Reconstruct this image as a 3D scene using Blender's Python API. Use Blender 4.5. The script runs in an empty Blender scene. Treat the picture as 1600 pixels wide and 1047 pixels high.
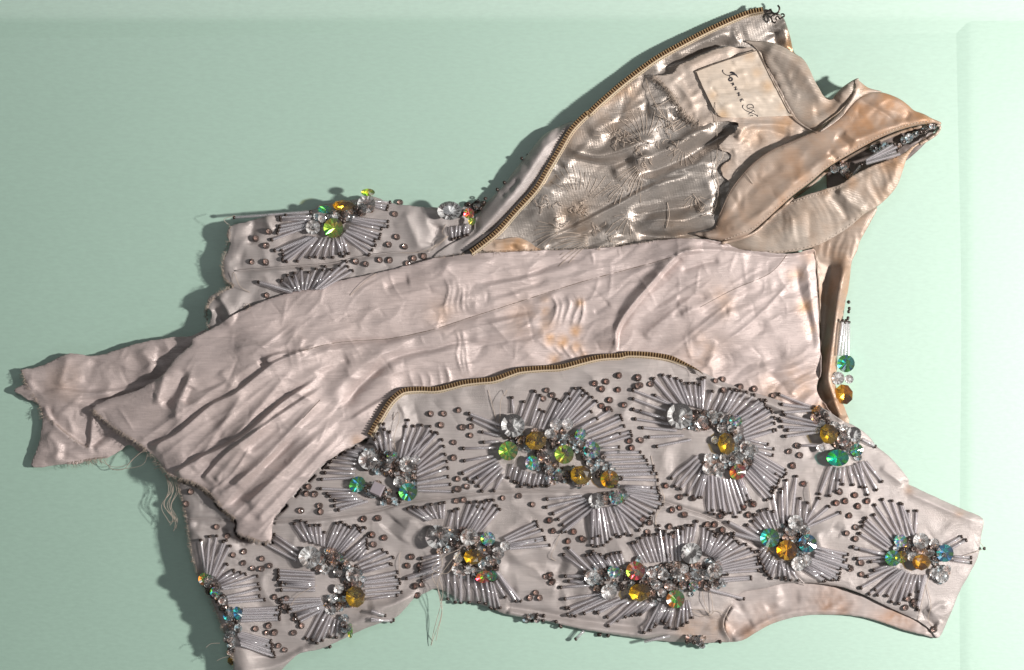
import bpy, math, random
import numpy as np
from mathutils import Matrix, Vector

# ------------------------------------------------------------------ camera, world, lights
S = 0.0005            # metres per photograph pixel on the table
HC = 2.2              # camera height above the table
sc = bpy.context.scene
cd = bpy.data.cameras.new('camera'); cam = bpy.data.objects.new('camera', cd)
sc.collection.objects.link(cam); sc.camera = cam
cam.location = (0, 0, HC)
cd.sensor_width = 36.0; cd.lens = 36.0 * HC / (1600 * S); cd.clip_start = .05; cd.clip_end = 50
w = bpy.data.worlds.new('World'); sc.world = w; w.use_nodes = True
bg = w.node_tree.nodes['Background']
bg.inputs[0].default_value = (.93, .97, 1.0, 1); bg.inputs[1].default_value = .08

def area(name, loc, target, size, power, col=(1, 1, 1), shape='DISK', size_y=None):
    ld = bpy.data.lights.new(name, 'AREA'); ld.shape = shape; ld.size = size
    if size_y: ld.size_y = size_y
    ld.energy = power; ld.color = col
    o = bpy.data.objects.new(name, ld); sc.collection.objects.link(o); o.location = loc
    d = Vector(target) - Vector(loc); o.rotation_euler = d.to_track_quat('-Z', 'Y').to_euler()
    return o
area('key_lamp', (1.60, -.03, 1.22), (-.1, 0, 0), .115, 52, (1, .958, .912))
area('overhead_fill', (-.25, .75, 1.5), (0, 0, 0), .7, 1.9, (.95, .98, 1), 'RECTANGLE', .4)  # added fill, no such source known; gives satin and stones something to reflect
area('low_fill', (.2, -1.2, .9), (0, 0, 0), .5, 1.2, (.96, .98, 1), 'RECTANGLE', .25)  # second added fill from the near side, likewise unseen
sc.view_settings.view_transform = 'Standard'; sc.view_settings.look = 'None'
sc.view_settings.exposure = 0.07; sc.view_settings.gamma = 1.0
sc.cycles.max_bounces = 12; sc.cycles.transmission_bounces = 10; sc.cycles.glossy_bounces = 6
sc.cycles.diffuse_bounces = 3; sc.cycles.transparent_max_bounces = 12
sc.cycles.sample_clamp_indirect = 4.0; sc.cycles.use_denoising = True
sc.cycles.caustics_refractive = True; sc.cycles.blur_glossy = .3

rnd = random.Random(7)
rng = np.random.default_rng(7)
C = sc.collection

# ------------------------------------------------------------------ numeric helpers
def W(px, py, z):
    """photo pixel on the plane of height z (in px units) -> world metres"""
    px = np.asarray(px, float); py = np.asarray(py, float); z = np.asarray(z, float)
    k = 1 - z * S / HC
    return np.stack([(px - 800) * S * k, (523.5 - py) * S * k, z * S], -1)

_perm = rng.permutation(512); _ga = rng.uniform(0, 2 * np.pi, 512)
def pn(x, y, seed=0):
    x = np.asarray(x, float) + seed * 17.31; y = np.asarray(y, float) - seed * 9.77
    xi = np.floor(x).astype(int); yi = np.floor(y).astype(int); xf = x - xi; yf = y - yi
    u = xf ** 3 * (xf * (xf * 6 - 15) + 10); v = yf ** 3 * (yf * (yf * 6 - 15) + 10)
    def g(a, b, fx, fy):
        h = _perm[(_perm[(a + seed) % 512] + b) % 512]; t = _ga[h]
        return np.cos(t) * fx + np.sin(t) * fy
    n00 = g(xi, yi, xf, yf); n10 = g(xi + 1, yi, xf - 1, yf)
    n01 = g(xi, yi + 1, xf, yf - 1); n11 = g(xi + 1, yi + 1, xf - 1, yf - 1)
    return ((n00 * (1 - u) + n10 * u) * (1 - v) + (n01 * (1 - u) + n11 * u) * v) * 1.5

def smooth(pts, n=6, closed=False):
    """Catmull-Rom through the points"""
    p = [np.array(q, float) for q in pts]; m = len(p); out = []
    rng_ = range(m) if closed else range(m - 1)
    for i in rng_:
        if closed: a, b, c, d = p[(i - 1) % m], p[i], p[(i + 1) % m], p[(i + 2) % m]
        else: a, b, c, d = p[max(i - 1, 0)], p[i], p[i + 1], p[min(i + 2, m - 1)]
        for k in range(n):
            t = k / n
            out.append(.5 * ((2 * b) + (c - a) * t + (2 * a - 5 * b + 4 * c - d) * t * t + (3 * b - a - 3 * c + d) * t ** 3))
    if not closed: out.append(p[-1])
    return np.array(out)

def inside(x, y, poly):
    r = np.zeros(x.shape, bool); n = len(poly)
    for i in range(n):
        x0, y0 = poly[i]; x1, y1 = poly[(i + 1) % n]
        if y0 == y1: continue
        c = ((y0 > y) != (y1 > y)) & (x < (x1 - x0) * (y - y0) / (y1 - y0) + x0)
        r ^= c
    return r

def seg_dist(x, y, pts, closed=False):
    """distance, signed side, arc parameter 0..1, nearest point"""
    P = np.asarray(pts, float); Q = np.roll(P, -1, 0) if closed else P[1:]
    A = P if closed else P[:-1]
    L = np.hypot(*(Q - A).T); cum = np.concatenate([[0], np.cumsum(L)]); tot = max(cum[-1], 1e-6)
    best = np.full(x.shape, 1e18); side = np.zeros(x.shape); tt = np.zeros(x.shape)
    nx = np.zeros(x.shape); ny = np.zeros(x.shape)
    for i in range(len(A)):
        d = Q[i] - A[i]; l2 = max(d @ d, 1e-9)
        t = np.clip(((x - A[i][0]) * d[0] + (y - A[i][1]) * d[1]) / l2, 0, 1)
        cx = A[i][0] + t * d[0]; cy = A[i][1] + t * d[1]
        q = (x - cx) ** 2 + (y - cy) ** 2; m = q < best
        best = np.where(m, q, best)
        side = np.where(m, np.sign(d[0] * (y - A[i][1]) - d[1] * (x - A[i][0])), side)
        tt = np.where(m, (cum[i] + t * L[i]) / tot, tt); nx = np.where(m, cx, nx); ny = np.where(m, cy, ny)
    return np.sqrt(best), side, tt, nx, ny

# height map of everything laid so far (px units), 2 px cells
GX0, GY0, GS = -60, -60, 2.0
GW, GH = 870, 620
HM = np.zeros((GH, GW))
def sample(x, y, M=None):
    M = HM if M is None else M
    fx = np.clip((np.asarray(x, float) - GX0) / GS, 0, GW - 1.01); fy = np.clip((np.asarray(y, float) - GY0) / GS, 0, GH - 1.01)
    xi = fx.astype(int); yi = fy.astype(int); u = fx - xi; v = fy - yi
    return (M[yi, xi] * (1 - u) + M[yi, xi + 1] * u) * (1 - v) + (M[yi + 1, xi] * (1 - u) + M[yi + 1, xi + 1] * u) * v
def blur(M, n):
    for _ in range(n):
        M = (M + np.roll(M, 1, 0) + np.roll(M, -1, 0) + np.roll(M, 1, 1) + np.roll(M, -1, 1)) / 5
    return M
def dilate(M, n):
    for _ in range(n):
        M = np.maximum.reduce([M, np.roll(M, 1, 0), np.roll(M, -1, 0), np.roll(M, 1, 1), np.roll(M, -1, 1)])
    return M

# ------------------------------------------------------------------ materials
def lin(r, g, b):
    f = lambda c: ((c / 255 + .055) / 1.055) ** 2.4 if c > 10 else c / 255 / 12.92
    return (f(r), f(g), f(b), 1)
def newmat(name):
    m = bpy.data.materials.new(name); m.use_nodes = True
    return m, m.node_tree, m.node_tree.nodes['Principled BSDF']
def fabric(name, col, stain, rough=.45, metal=0.0, sheen=.2, twill=0.0, twill_rot=0.0, weave=.25, var=.10, spec=.5, aniso=0.0, rust=0.0, slub=None, crinkle=None, rvar=.08, streak=.09):
    m, nt, b = newmat(name); N = nt.nodes; L = nt.links
    tc = N.new('ShaderNodeTexCoord')
    at = N.new('ShaderNodeAttribute'); at.attribute_name = 'stain'
    n1 = N.new('ShaderNodeTexNoise'); n1.inputs['Scale'].default_value = 38 if rust > .5 else 22; n1.inputs['Detail'].default_value = 6; n1.inputs['Distortion'].default_value = .6
    n2 = N.new('ShaderNodeTexNoise'); n2.inputs['Scale'].default_value = 70; n2.inputs['Detail'].default_value = 5
    L.new(tc.outputs['Object'], n1.inputs[0]); L.new(tc.outputs['Object'], n2.inputs[0])
    r1 = N.new('ShaderNodeMapRange'); r1.inputs[1].default_value = .45; r1.inputs[2].default_value = .72; r1.inputs[4].default_value = .55 * rust + .0
    L.new(n1.outputs[0], r1.inputs[0])
    n3 = N.new('ShaderNodeMath'); n3.operation = 'MULTIPLY'; L.new(at.outputs['Fac'], n3.inputs[0])
    r3 = N.new('ShaderNodeMapRange'); r3.inputs[1].default_value = .3; r3.inputs[2].default_value = .6; r3.inputs[3].default_value = .05; r3.inputs[4].default_value = 1.0
    L.new(n2.outputs[0], r3.inputs[0]); L.new(r3.outputs[0], n3.inputs[1])
    ad = N.new('ShaderNodeMath'); ad.operation = 'ADD'; ad.use_clamp = True; L.new(r1.outputs[0], ad.inputs[0]); L.new(n3.outputs[0], ad.inputs[1])
    mx = N.new('ShaderNodeMix'); mx.data_type = 'RGBA'; mx.inputs[6].default_value = col; mx.inputs[7].default_value = stain
    L.new(ad.outputs[0], mx.inputs[0])
    mv = N.new('ShaderNodeMix'); mv.data_type = 'RGBA'; mv.blend_type = 'MULTIPLY'; mv.inputs[0].default_value = 1
    rv = N.new('ShaderNodeMapRange'); rv.inputs[1].default_value = .3; rv.inputs[2].default_value = .7; rv.inputs[3].default_value = 1 - var; rv.inputs[4].default_value = 1 + var * .4
    n4 = N.new('ShaderNodeTexNoise'); n4.inputs['Scale'].default_value = 60; n4.inputs['Detail'].default_value = 8; L.new(tc.outputs['Object'], n4.inputs[0])
    L.new(n4.outputs[0], rv.inputs[0]); L.new(mx.outputs[2], mv.inputs[6]); L.new(rv.outputs[0], mv.inputs[7])
    L.new(mv.outputs[2], b.inputs['Base Color'])
    b.inputs['Roughness'].default_value = rough; b.inputs['Metallic'].default_value = metal
    b.inputs['Specular IOR Level'].default_value = spec
    b.inputs['Sheen Weight'].default_value = sheen; b.inputs['Sheen Roughness'].default_value = .4
    if aniso:
        b.inputs['Anisotropic'].default_value = aniso[0]; cx = N.new('ShaderNodeCombineXYZ')
        cx.inputs[0].default_value = math.cos(aniso[1]); cx.inputs[1].default_value = math.sin(aniso[1]); L.new(cx.outputs[0], b.inputs['Tangent'])
    # roughness a little uneven
    rr = N.new('ShaderNodeMapRange'); rr.inputs[1].default_value = .3; rr.inputs[2].default_value = .7; rr.inputs[3].default_value = rough - rvar; rr.inputs[4].default_value = rough + rvar
    L.new(n4.outputs[0], rr.inputs[0]); L.new(rr.outputs[0], b.inputs['Roughness'])
    # weave relief
    hs = []
    def wave(scale, rot, dist):
        mp = N.new('ShaderNodeMapping'); mp.inputs['Rotation'].default_value = (0, 0, rot); L.new(tc.outputs['Object'], mp.inputs[0])
        wv = N.new('ShaderNodeTexWave'); wv.inputs['Scale'].default_value = scale; wv.inputs['Distortion'].default_value = dist; wv.inputs['Detail'].default_value = 2
        L.new(mp.outputs[0], wv.inputs[0]); return wv.outputs['Fac']
    nn = N.new('ShaderNodeTexNoise'); nn.inputs['Scale'].default_value = 1400; nn.inputs['Detail'].default_value = 3; L.new(tc.outputs['Object'], nn.inputs[0])
    bp = N.new('ShaderNodeBump'); bp.inputs['Strength'].default_value = weave; bp.inputs['Distance'].default_value = .0003
    L.new(nn.outputs[0], bp.inputs['Height']); last = bp
    # thread-to-thread unevenness of the colour
    mk = N.new('ShaderNodeMapping'); mk.inputs['Rotation'].default_value = (0, 0, .3); mk.inputs['Scale'].default_value = (.05, 1, 1); L.new(tc.outputs['Object'], mk.inputs[0])
    nk = N.new('ShaderNodeTexNoise'); nk.inputs['Scale'].default_value = 1100; nk.inputs['Detail'].default_value = 2; L.new(mk.outputs[0], nk.inputs[0])
    rk = N.new('ShaderNodeMapRange'); rk.inputs[1].default_value = .3; rk.inputs[2].default_value = .7; rk.inputs[3].default_value = 1 - streak; rk.inputs[4].default_value = 1 + streak * .6; L.new(nk.outputs[0], rk.inputs[0])
    mk2 = N.new('ShaderNodeMix'); mk2.data_type = 'RGBA'; mk2.blend_type = 'MULTIPLY'; mk2.inputs[0].default_value = 1
    L.new(mv.outputs[2], mk2.inputs[6]); L.new(rk.outputs[0], mk2.inputs[7]); L.new(mk2.outputs[2], b.inputs['Base Color'])
    # small crumples
    nc = N.new('ShaderNodeTexNoise'); nc.inputs['Scale'].default_value = 120; nc.inputs['Detail'].default_value = 4; nc.inputs['Distortion'].default_value = 1.2; L.new(tc.outputs['Object'], nc.inputs[0])
    bc = N.new('ShaderNodeBump'); bc.inputs['Strength'].default_value = .13; bc.inputs['Distance'].default_value = .0012
    L.new(nc.outputs[0], bc.inputs['Height']); L.new(last.outputs[0], bc.inputs['Normal']); last = bc
    if slub:
        ms = N.new('ShaderNodeMapping'); ms.inputs['Rotation'].default_value = (0, 0, slub[1]); ms.inputs['Scale'].default_value = (.06, 1, 1)
        L.new(tc.outputs['Object'], ms.inputs[0])
        ns = N.new('ShaderNodeTexNoise'); ns.inputs['Scale'].default_value = 1500; ns.inputs['Detail'].default_value = 2; L.new(ms.outputs[0], ns.inputs[0])
        bs = N.new('ShaderNodeBump'); bs.inputs['Strength'].default_value = slub[0]; bs.inputs['Distance'].default_value = .0003
        L.new(ns.outputs[0], bs.inputs['Height']); L.new(last.outputs[0], bs.inputs['Normal']); last = bs
    if crinkle:
        mc = N.new('ShaderNodeMapping'); mc.inputs['Rotation'].default_value = (0, 0, crinkle[1]); mc.inputs['Scale'].default_value = (crinkle[2], 1, 1)
        L.new(tc.outputs['Object'], mc.inputs[0])
        nr = N.new('ShaderNodeTexNoise'); nr.noise_type = 'RIDGED_MULTIFRACTAL'; nr.inputs['Scale'].default_value = crinkle[3]; nr.inputs['Detail'].default_value = 5; nr.inputs['Distortion'].default_value = .8; L.new(mc.outputs[0], nr.inputs[0])
        br = N.new('ShaderNodeBump'); br.inputs['Strength'].default_value = crinkle[0]; br.inputs['Distance'].default_value = .0012
        L.new(nr.outputs[0], br.inputs['Height']); L.new(last.outputs[0], br.inputs['Normal']); last = br
    if twill:
        bt = N.new('ShaderNodeBump'); bt.inputs['Strength'].default_value = twill; bt.inputs['Distance'].default_value = .0004
        L.new(wave(260, twill_rot, 2.5), bt.inputs['Height']); L.new(last.outputs[0], bt.inputs['Normal']); last = bt
    L.new(last.outputs[0], b.inputs['Normal'])
    return m
def plain(name, col, rough=.4, metal=0., trans=0., ior=1.5, spec=.5, noise=0.):
    m, nt, b = newmat(name)
    b.inputs['Base Color'].default_value = col; b.inputs['Roughness'].default_value = rough
    b.inputs['Metallic'].default_value = metal; b.inputs['Transmission Weight'].default_value = trans
    b.inputs['IOR'].default_value = ior; b.inputs['Specular IOR Level'].default_value = spec
    if noise:
        N = nt.nodes; tc = N.new('ShaderNodeTexCoord'); n = N.new('ShaderNodeTexNoise'); n.inputs['Scale'].default_value = 300
        nt.links.new(tc.outputs['Object'], n.inputs[0])
        mx = N.new('ShaderNodeMix'); mx.data_type = 'RGBA'; mx.blend_type = 'MULTIPLY'; mx.inputs[0].default_value = noise
        mx.inputs[6].default_value = col; nt.links.new(n.outputs[0], mx.inputs[7]); nt.links.new(mx.outputs[2], b.inputs['Base Color'])
    return m

STAIN = lin(205, 150, 105)
M_lining = fabric('lining_silk', lin(203, 187, 183), lin(219, 172, 128), rough=.50, metal=.20, sheen=.15, rvar=.12, weave=.6, var=.10, rust=.06, streak=.10, slub=(.8, .25), crinkle=(.34, .45, .35, 34), aniso=(.6, .3))
M_shred = fabric('aged_lining_silk', lin(206, 190, 178), lin(206, 162, 122), rough=.46, metal=.22, sheen=.1, rvar=.1, weave=.5, var=.10, rust=.45, slub=(.8, .25), crinkle=(.3, .45, .35, 34), aniso=(.5, .3))
M_satin = fabric('outer_satin', lin(182, 173, 170), lin(180, 150, 128), rough=.44, metal=.20, sheen=.1, weave=1.0, twill=.12, twill_rot=.9, var=.10, rust=.15, slub=(.5, .9), crinkle=(.20, .2, .8, 26), aniso=(.5, .3))
M_inner = fabric('inside_satin', lin(174, 165, 158), lin(186, 148, 112), rough=.37, metal=.55, sheen=.0, aniso=(.7, -.6), weave=.3, twill=.16, twill_rot=.15, var=.14, rust=.3, slub=(.5, .1), crinkle=(.25, .6, .3, 30))
M_rust = fabric('stained_satin', lin(180, 161, 147), lin(180, 138, 104), rough=.46, metal=.16, sheen=.1, weave=.3, crinkle=(.2, .5, .5, 26), twill=.12, twill_rot=.5, var=.16, rust=1.0)
M_facing = fabric('grey_facing_satin', lin(186, 172, 160), lin(190, 148, 112), rough=.46, metal=.12, sheen=.0, weave=.3, twill=.3, twill_rot=1.35, var=.14, rust=.55)
M_patch = fabric('cream_label_satin', lin(228, 212, 196), lin(226, 178, 122), rough=.32, metal=.12, sheen=.0, weave=.2, var=.04, rust=.45)
M_tape = fabric('zip_tape_cloth', lin(205, 188, 162), lin(190, 150, 115), rough=.7, sheen=.1, weave=.6, var=.1, rust=.4)
M_dark = fabric('shaded_satin', lin(120, 108, 104), lin(120, 90, 70), rough=.5, metal=.1, var=.15)  # darker satin: the shade inside the neck opening is in the colour
M_thread = plain('thread', lin(196, 180, 166), .6)
M_thread_dark = plain('dark_thread', lin(120, 104, 92), .6)
M_brass = plain('brass', lin(220, 186, 140), .36, .6, noise=.25)
M_gap_shade = plain('gap_shade_brown', lin(92, 68, 50), .7)  # dark colour standing for the shaded gaps between zip teeth
M_arm = fabric('armhole_satin', lin(190, 178, 174), lin(176, 140, 118), rough=.48, metal=.06, weave=.3, var=.14, rust=.4, crinkle=(.16, .2, .8, 22))
M_hook = plain('hook_metal', lin(92, 84, 80), .3, .9)
M_ink = plain('black_ink', lin(38, 34, 42), .6)
def clearish(name, tint, edge, refr=.3, rough=.03, body=0., bodycol=(.6, .57, .6, 1), ior=1.5):
    # glass seen against its backing: part straight through, part refracted, a Fresnel gloss on top
    m = bpy.data.materials.new(name); m.use_nodes = True; nt = m.node_tree; N = nt.nodes; L = nt.links
    N.remove(N['Principled BSDF']); out = N['Material Output']
    lw = N.new('ShaderNodeLayerWeight'); lw.inputs[0].default_value = .35
    mc = N.new('ShaderNodeMix'); mc.data_type = 'RGBA'; mc.inputs[6].default_value = tint; mc.inputs[7].default_value = edge; L.new(lw.outputs['Facing'], mc.inputs[0])
    tr = N.new('ShaderNodeBsdfTransparent'); L.new(mc.outputs[2], tr.inputs[0])
    rf = N.new('ShaderNodeBsdfRefraction'); rf.inputs['IOR'].default_value = ior; rf.inputs['Roughness'].default_value = 0; L.new(mc.outputs[2], rf.inputs['Color'])
    m1 = N.new('ShaderNodeMixShader'); m1.inputs[0].default_value = refr; L.new(tr.outputs[0], m1.inputs[1]); L.new(rf.outputs[0], m1.inputs[2]); last = m1
    if body:
        df = N.new('ShaderNodeBsdfDiffuse'); df.inputs[0].default_value = bodycol; m2 = N.new('ShaderNodeMixShader'); m2.inputs[0].default_value = body
        L.new(last.outputs[0], m2.inputs[1]); L.new(df.outputs[0], m2.inputs[2]); last = m2
    fr = N.new('ShaderNodeFresnel'); fr.inputs[0].default_value = ior + (.75 if body > .1 else .3)
    gl = N.new('ShaderNodeBsdfGlossy'); gl.inputs['Roughness'].default_value = rough
    geo = N.new('ShaderNodeNewGeometry'); inv = N.new('ShaderNodeMath'); inv.operation = 'SUBTRACT'; inv.inputs[0].default_value = 1; L.new(geo.outputs['Backfacing'], inv.inputs[1])
    mu = N.new('ShaderNodeMath'); mu.operation = 'MULTIPLY'; L.new(fr.outputs[0], mu.inputs[0]); L.new(inv.outputs[0], mu.inputs[1])
    m3 = N.new('ShaderNodeMixShader'); L.new(mu.outputs[0], m3.inputs[0]); L.new(last.outputs[0], m3.inputs[1]); L.new(gl.outputs[0], m3.inputs[2])
    L.new(m3.outputs[0], out.inputs[0]); return m
M_bugle = clearish('bugle_glass', (.97, .96, .97, 1), (.52, .50, .50, 1), 0., .10, .22, (.90, .86, .89, 1))
M_core = plain('bead_silver_core', lin(222, 216, 218), .45, .3)
M_seed = plain('seed_glass', lin(84, 72, 67), .22, .35, noise=.2)
M_cup = plain('rhinestone_cup', lin(92, 80, 75), .3, .35)
def gemglass(name, col): return clearish(name, col, tuple(c * .8 for c in col[:3]) + (1,), .30, .06, .03, (.9, .9, .9, 1), 1.6)
G = {
 'clear': clearish('clear_crystal', (.99, .99, .99, 1), (.93, .93, .93, 1), .25, .06, .04, (.95, .95, .95, 1), 1.6),
 'amber': gemglass('amber_crystal', (1.0, .88, .42, 1)),
 'gold': gemglass('gold_crystal', (1.0, .76, .22, 1)),
 'green': gemglass('green_crystal', (.72, .96, .45, 1)),
 'blue': gemglass('blue_crystal', (.35, .80, .92, 1)),
 'teal': gemglass('teal_crystal', (.35, 1.0, .92, 1)),
 'red': gemglass('red_crystal', (1.0, .55, .35, 1)),
 'pink': gemglass('rose_crystal', (.98, .86, .82, 1)),
 'pearl': plain('pearl_glass', lin(176, 166, 172), .25, .15),
}
def foil(name, c, r=.24): return plain(name, c, r, .8)
F = {'sky': plain('sky_foil', (.55, .8, .9, 1), .25, .4), 'white': plain('white_glint', (1, 1, 1, 1), .35, .1), 'silver': plain('silver_foil', (.95, .94, .93, 1), .25, .45), 'grey': foil('grey_foil', (.82, .79, .78, 1)), 'dark': foil('dark_reflection', (.2, .18, .18, 1)),  # white and dark put glints and dark reflections into facet colour
     'rose': foil('rose_foil', (.78, .70, .66, 1)), 'yellow': foil('yellow_foil', (.82, .62, .10, 1)), 'brown': foil('brown_foil', (.30, .19, .03, 1)),
     'green': foil('green_foil', (.12, .55, .10, 1)), 'lime': foil('lime_foil', (.45, .75, .08, 1)), 'blue': foil('blue_foil', (.05, .3, .6, 1)),
     'teal': foil('teal_foil', (.06, .80, .74, 1)), 'red': foil('red_foil', (.85, .05, .08, 1)), 'orange': foil('orange_foil', (.9, .3, .04, 1)),
     'violet': foil('violet_foil', (.5, .35, .85, 1))}

# ------------------------------------------------------------------ objects
def empty(name, loc=(0, 0, 0)):
    o = bpy.data.objects.new(name, None); C.objects.link(o); o.location = loc; o.empty_display_size = .02; return o
def link(name, me, parent=None, kind=None, label=None):
    o = bpy.data.objects.new(name, me); C.objects.link(o)
    if parent: o.parent = parent
    if kind: o['kind'] = kind
    if label: o['label'] = label
    return o
def mesh(name, V, Fc, mats, shade=True, mi=None):
    me = bpy.data.meshes.new(name); me.from_pydata([tuple(v) for v in np.asarray(V).tolist()], [], [tuple(f) for f in Fc])
    for m in (mats if isinstance(mats, (list, tuple)) else [mats]): me.materials.append(m)
    if shade: me.polygons.foreach_set('use_smooth', [True] * len(me.polygons))
    if mi is not None: me.polygons.foreach_set('material_index', list(mi))
    me.update(); return me
class Buf:
    def __init__(s): s.V = []; s.F = []; s.M = []; s.n = 0
    def add(s, V, Fc, mi=None, mat=None):
        V = np.asarray(V, float)
        if mat is not None:
            A = np.array(mat); V = V @ A[:3, :3].T + A[:3, 3]
        s.V.append(V); s.F += [tuple(i + s.n for i in f) for f in Fc]; s.M += list(mi) if mi is not None else [0] * len(Fc); s.n += len(V)
    def build(s, name, mats, parent=None, kind=None, shade=True, label=None):
        if not s.n: return None
        return link(name, mesh(name, np.concatenate(s.V), s.F, mats, shade, s.M), parent, kind, label)
def tube(B, P, r, sides=5, taper=False):
    """P: world points"""
    P = np.asarray(P, float); n = len(P); V = []; Fc = []
    T = np.gradient(P, axis=0); T /= (np.linalg.norm(T, axis=1)[:, None] + 1e-12)
    for i in range(n):
        t = T[i]; up = np.array([0, 0, 1.]) if abs(t[2]) < .9 else np.array([1., 0, 0])
        a = np.cross(t, up); a /= np.linalg.norm(a) + 1e-12; b = np.cross(t, a)
        rr = (r[i] if hasattr(r, '__len__') else r) * ((1 - .6 * i / n) if taper else 1)
        for k in range(sides):
            th = 2 * math.pi * k / sides; V.append(P[i] + rr * (math.cos(th) * a + math.sin(th) * b))
    for i in range(n - 1):
        for k in range(sides):
            k2 = (k + 1) % sides; Fc.append((i * sides + k, i * sides + k2, (i + 1) * sides + k2, (i + 1) * sides + k))
    Fc.append(tuple(range(sides))[::-1]); Fc.append(tuple((n - 1) * sides + k for k in range(sides)))
    B.add(V, Fc)

bodice = empty('beaded_bodice', tuple(W(800, 560, 0)))
bodice['label'] = 'worn silver satin bodice with beaded sunbursts, torn lining and brass zip on green cloth'
bodice['category'] = 'garment'
BL = Vector(bodice.location)
def attach(o, parent):
    o.parent = parent
class Panel: pass
PAN = {}
def panel(name, outline, mat, ctrl, folds=(), noise=(), step=2.5, gap=2.0, edge=0.0, edgew=6.0, fray=0.0, under=None, over=True,
          thick=1.0, sm=4, stains=(), crumple=(), label=None, parent=None, extra=None, reg=True, closed_smooth=True):
    global HM
    pl = smooth(outline, sm, True) if sm > 1 else np.array(outline, float)
    if fray:
        # finer outline, ragged
        dense = []
        for i in range(len(pl)):
            a, b = pl[i], pl[(i + 1) % len(pl)]; k = max(1, int(np.hypot(*(b - a)) / 4))
            for j in range(k): dense.append(a + (b - a) * j / k)
        dense = np.array(dense); q = np.arange(len(dense)) * .55
        nn = pn(q, q * 0 + .5, 3) * fray
        T = np.roll(dense, -1, 0) - np.roll(dense, 1, 0); T /= (np.hypot(*T.T)[:, None] + 1e-9)
        pl = dense + np.stack([-T[:, 1], T[:, 0]], 1) * nn[:, None]
    x0, y0 = pl.min(0) - step; x1, y1 = pl.max(0) + step
    xs = np.arange(x0, x1 + step, step); ys = np.arange(y0, y1 + step, step)
    X, Y = np.meshgrid(xs, ys); ins = inside(X, Y, pl)
    cell = ins[:-1, :-1] | ins[1:, :-1] | ins[:-1, 1:] | ins[1:, 1:]
    use = np.zeros(X.shape, bool)
    for a in (slice(None, -1), slice(1, None)):
        for b in (slice(None, -1), slice(1, None)): use[a, b] |= cell
    idx = -np.ones(X.shape, int); idx[use] = np.arange(use.sum())
    x = X[use].copy(); y = Y[use].copy(); inn = ins[use]
    d, _, _, nx, ny = seg_dist(x, y, pl, True)
    x = np.where(inn, x, nx); y = np.where(inn, y, ny); d = np.where(inn, d, 0)
    # base height from scattered control heights
    cw = 0; cz = 0
    for (cx, cy, h) in ctrl:
        q = 1 / (((x - cx) ** 2 + (y - cy) ** 2) + 400.) ** 1.5; cw = cw + q; cz = cz + q * h
    z = cz / cw
    for f in folds:
        kind, pts, amp, wd = f[:4]; q = smooth(pts, 5)
        dd, sd, t, _, _ = seg_dist(x, y, q)
        ends = f[4] if len(f) > 4 else (.15, .15)
        tp = np.clip(t / max(ends[0], 1e-3), 0, 1) * np.clip((1 - t) / max(ends[1], 1e-3), 0, 1)
        tp = tp * tp * (3 - 2 * tp)
        if kind == 'r': z = z + amp * tp * np.exp(-(dd / wd) ** 1.45)
        elif kind == 'v': z = z - amp * tp * np.exp(-(dd / wd) ** 1.45)
        elif kind == 'c': z = z + amp * tp * np.exp(-dd / wd)          # sharp crease
        elif kind in 'LR':                                             # overlap: high on one side, drops sharply on the other
            s_ = dd * sd * (1 if kind == 'R' else -1)
            z = z + amp * tp * np.where(s_ > 0, np.exp(-s_ / wd), np.exp(-(s_ / 2.2) ** 2))
    for (kind, amp, sx, sy, rot, seed) in noise:
        c, s = math.cos(rot), math.sin(rot); u = (x * c + y * s) / sx; v = (-x * s + y * c) / sy
        u = u + .5 * pn(x / 60, y / 60, seed + 5); v = v + .5 * pn(x / 60, y / 60, seed + 9)
        n_ = pn(u, v, seed) ; n_0 = np.clip(pn(x / 110, y / 110, seed + 40) * 1.5 + .55, .1, 1.3)
        z0_ = z
        if kind == 'n': z = z + amp * n_
        elif kind == 'c': z = z + amp * (.5 - np.abs(n_) * 1.6)         # creased
        elif kind == 'p': z = z + amp * (np.abs(n_) * 1.6 - .5)
        z = z0_ + (z - z0_) * n_0
    for (n_c, amp, wd, ang, spr, ln, seed) in crumple:      # sharp little creases: random short lines with a pointed crest
        rc = random.Random(seed); xa, ya = pl.min(0); xb, yb = pl.max(0); k = 0; tries = 0
        while k < n_c and tries < n_c * 8:
            tries += 1; cx, cy = rc.uniform(xa, xb), rc.uniform(ya, yb)
            if not inside(np.array([cx]), np.array([cy]), pl)[0]: continue
            k += 1; a = ang + rc.gauss(0, spr); l_ = ln * rc.uniform(.4, 1.5); bend = rc.gauss(0, .12) * l_
            dx_, dy_ = math.cos(a), math.sin(a); u = (x - cx) * dx_ + (y - cy) * dy_; v = -(x - cx) * dy_ + (y - cy) * dx_
            m = (np.abs(u) < l_) & (np.abs(v) < wd * 6 + abs(bend))
            um_, vm = u[m] / l_, v[m] - bend * (1 - (u[m] / l_) ** 2); w_ = wd * rc.uniform(.5, 1.5) * (1.05 - um_ * .5)
            tp = (1 - um_ ** 2) ** 1.5; A_ = amp * rc.uniform(.3, 1.2) * (1 if rc.random() < .6 else -1)
            z[m] += A_ * tp * np.exp(-np.abs(vm) / w_)
    if extra is not None: z = z + extra(x, y, d)
    z = z - edge * np.exp(-d / edgew)
    if over:
        low = sample(x, y, blur(dilate(HM, 3), 3)); lim = low + gap
        if under is not None:
            um = inside(x, y, under); hi = np.where(sample(x, y) > 1.5, sample(x, y) - 5, 99.)
            z = np.where(um, np.minimum(z, hi), np.maximum(z, np.where(low > .2, lim, 1.2)))
        else: z = np.maximum(z, np.where(low > .2, lim, 1.2))
    z = np.maximum(z, 1.2)
    V = W(x, y, z)
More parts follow.
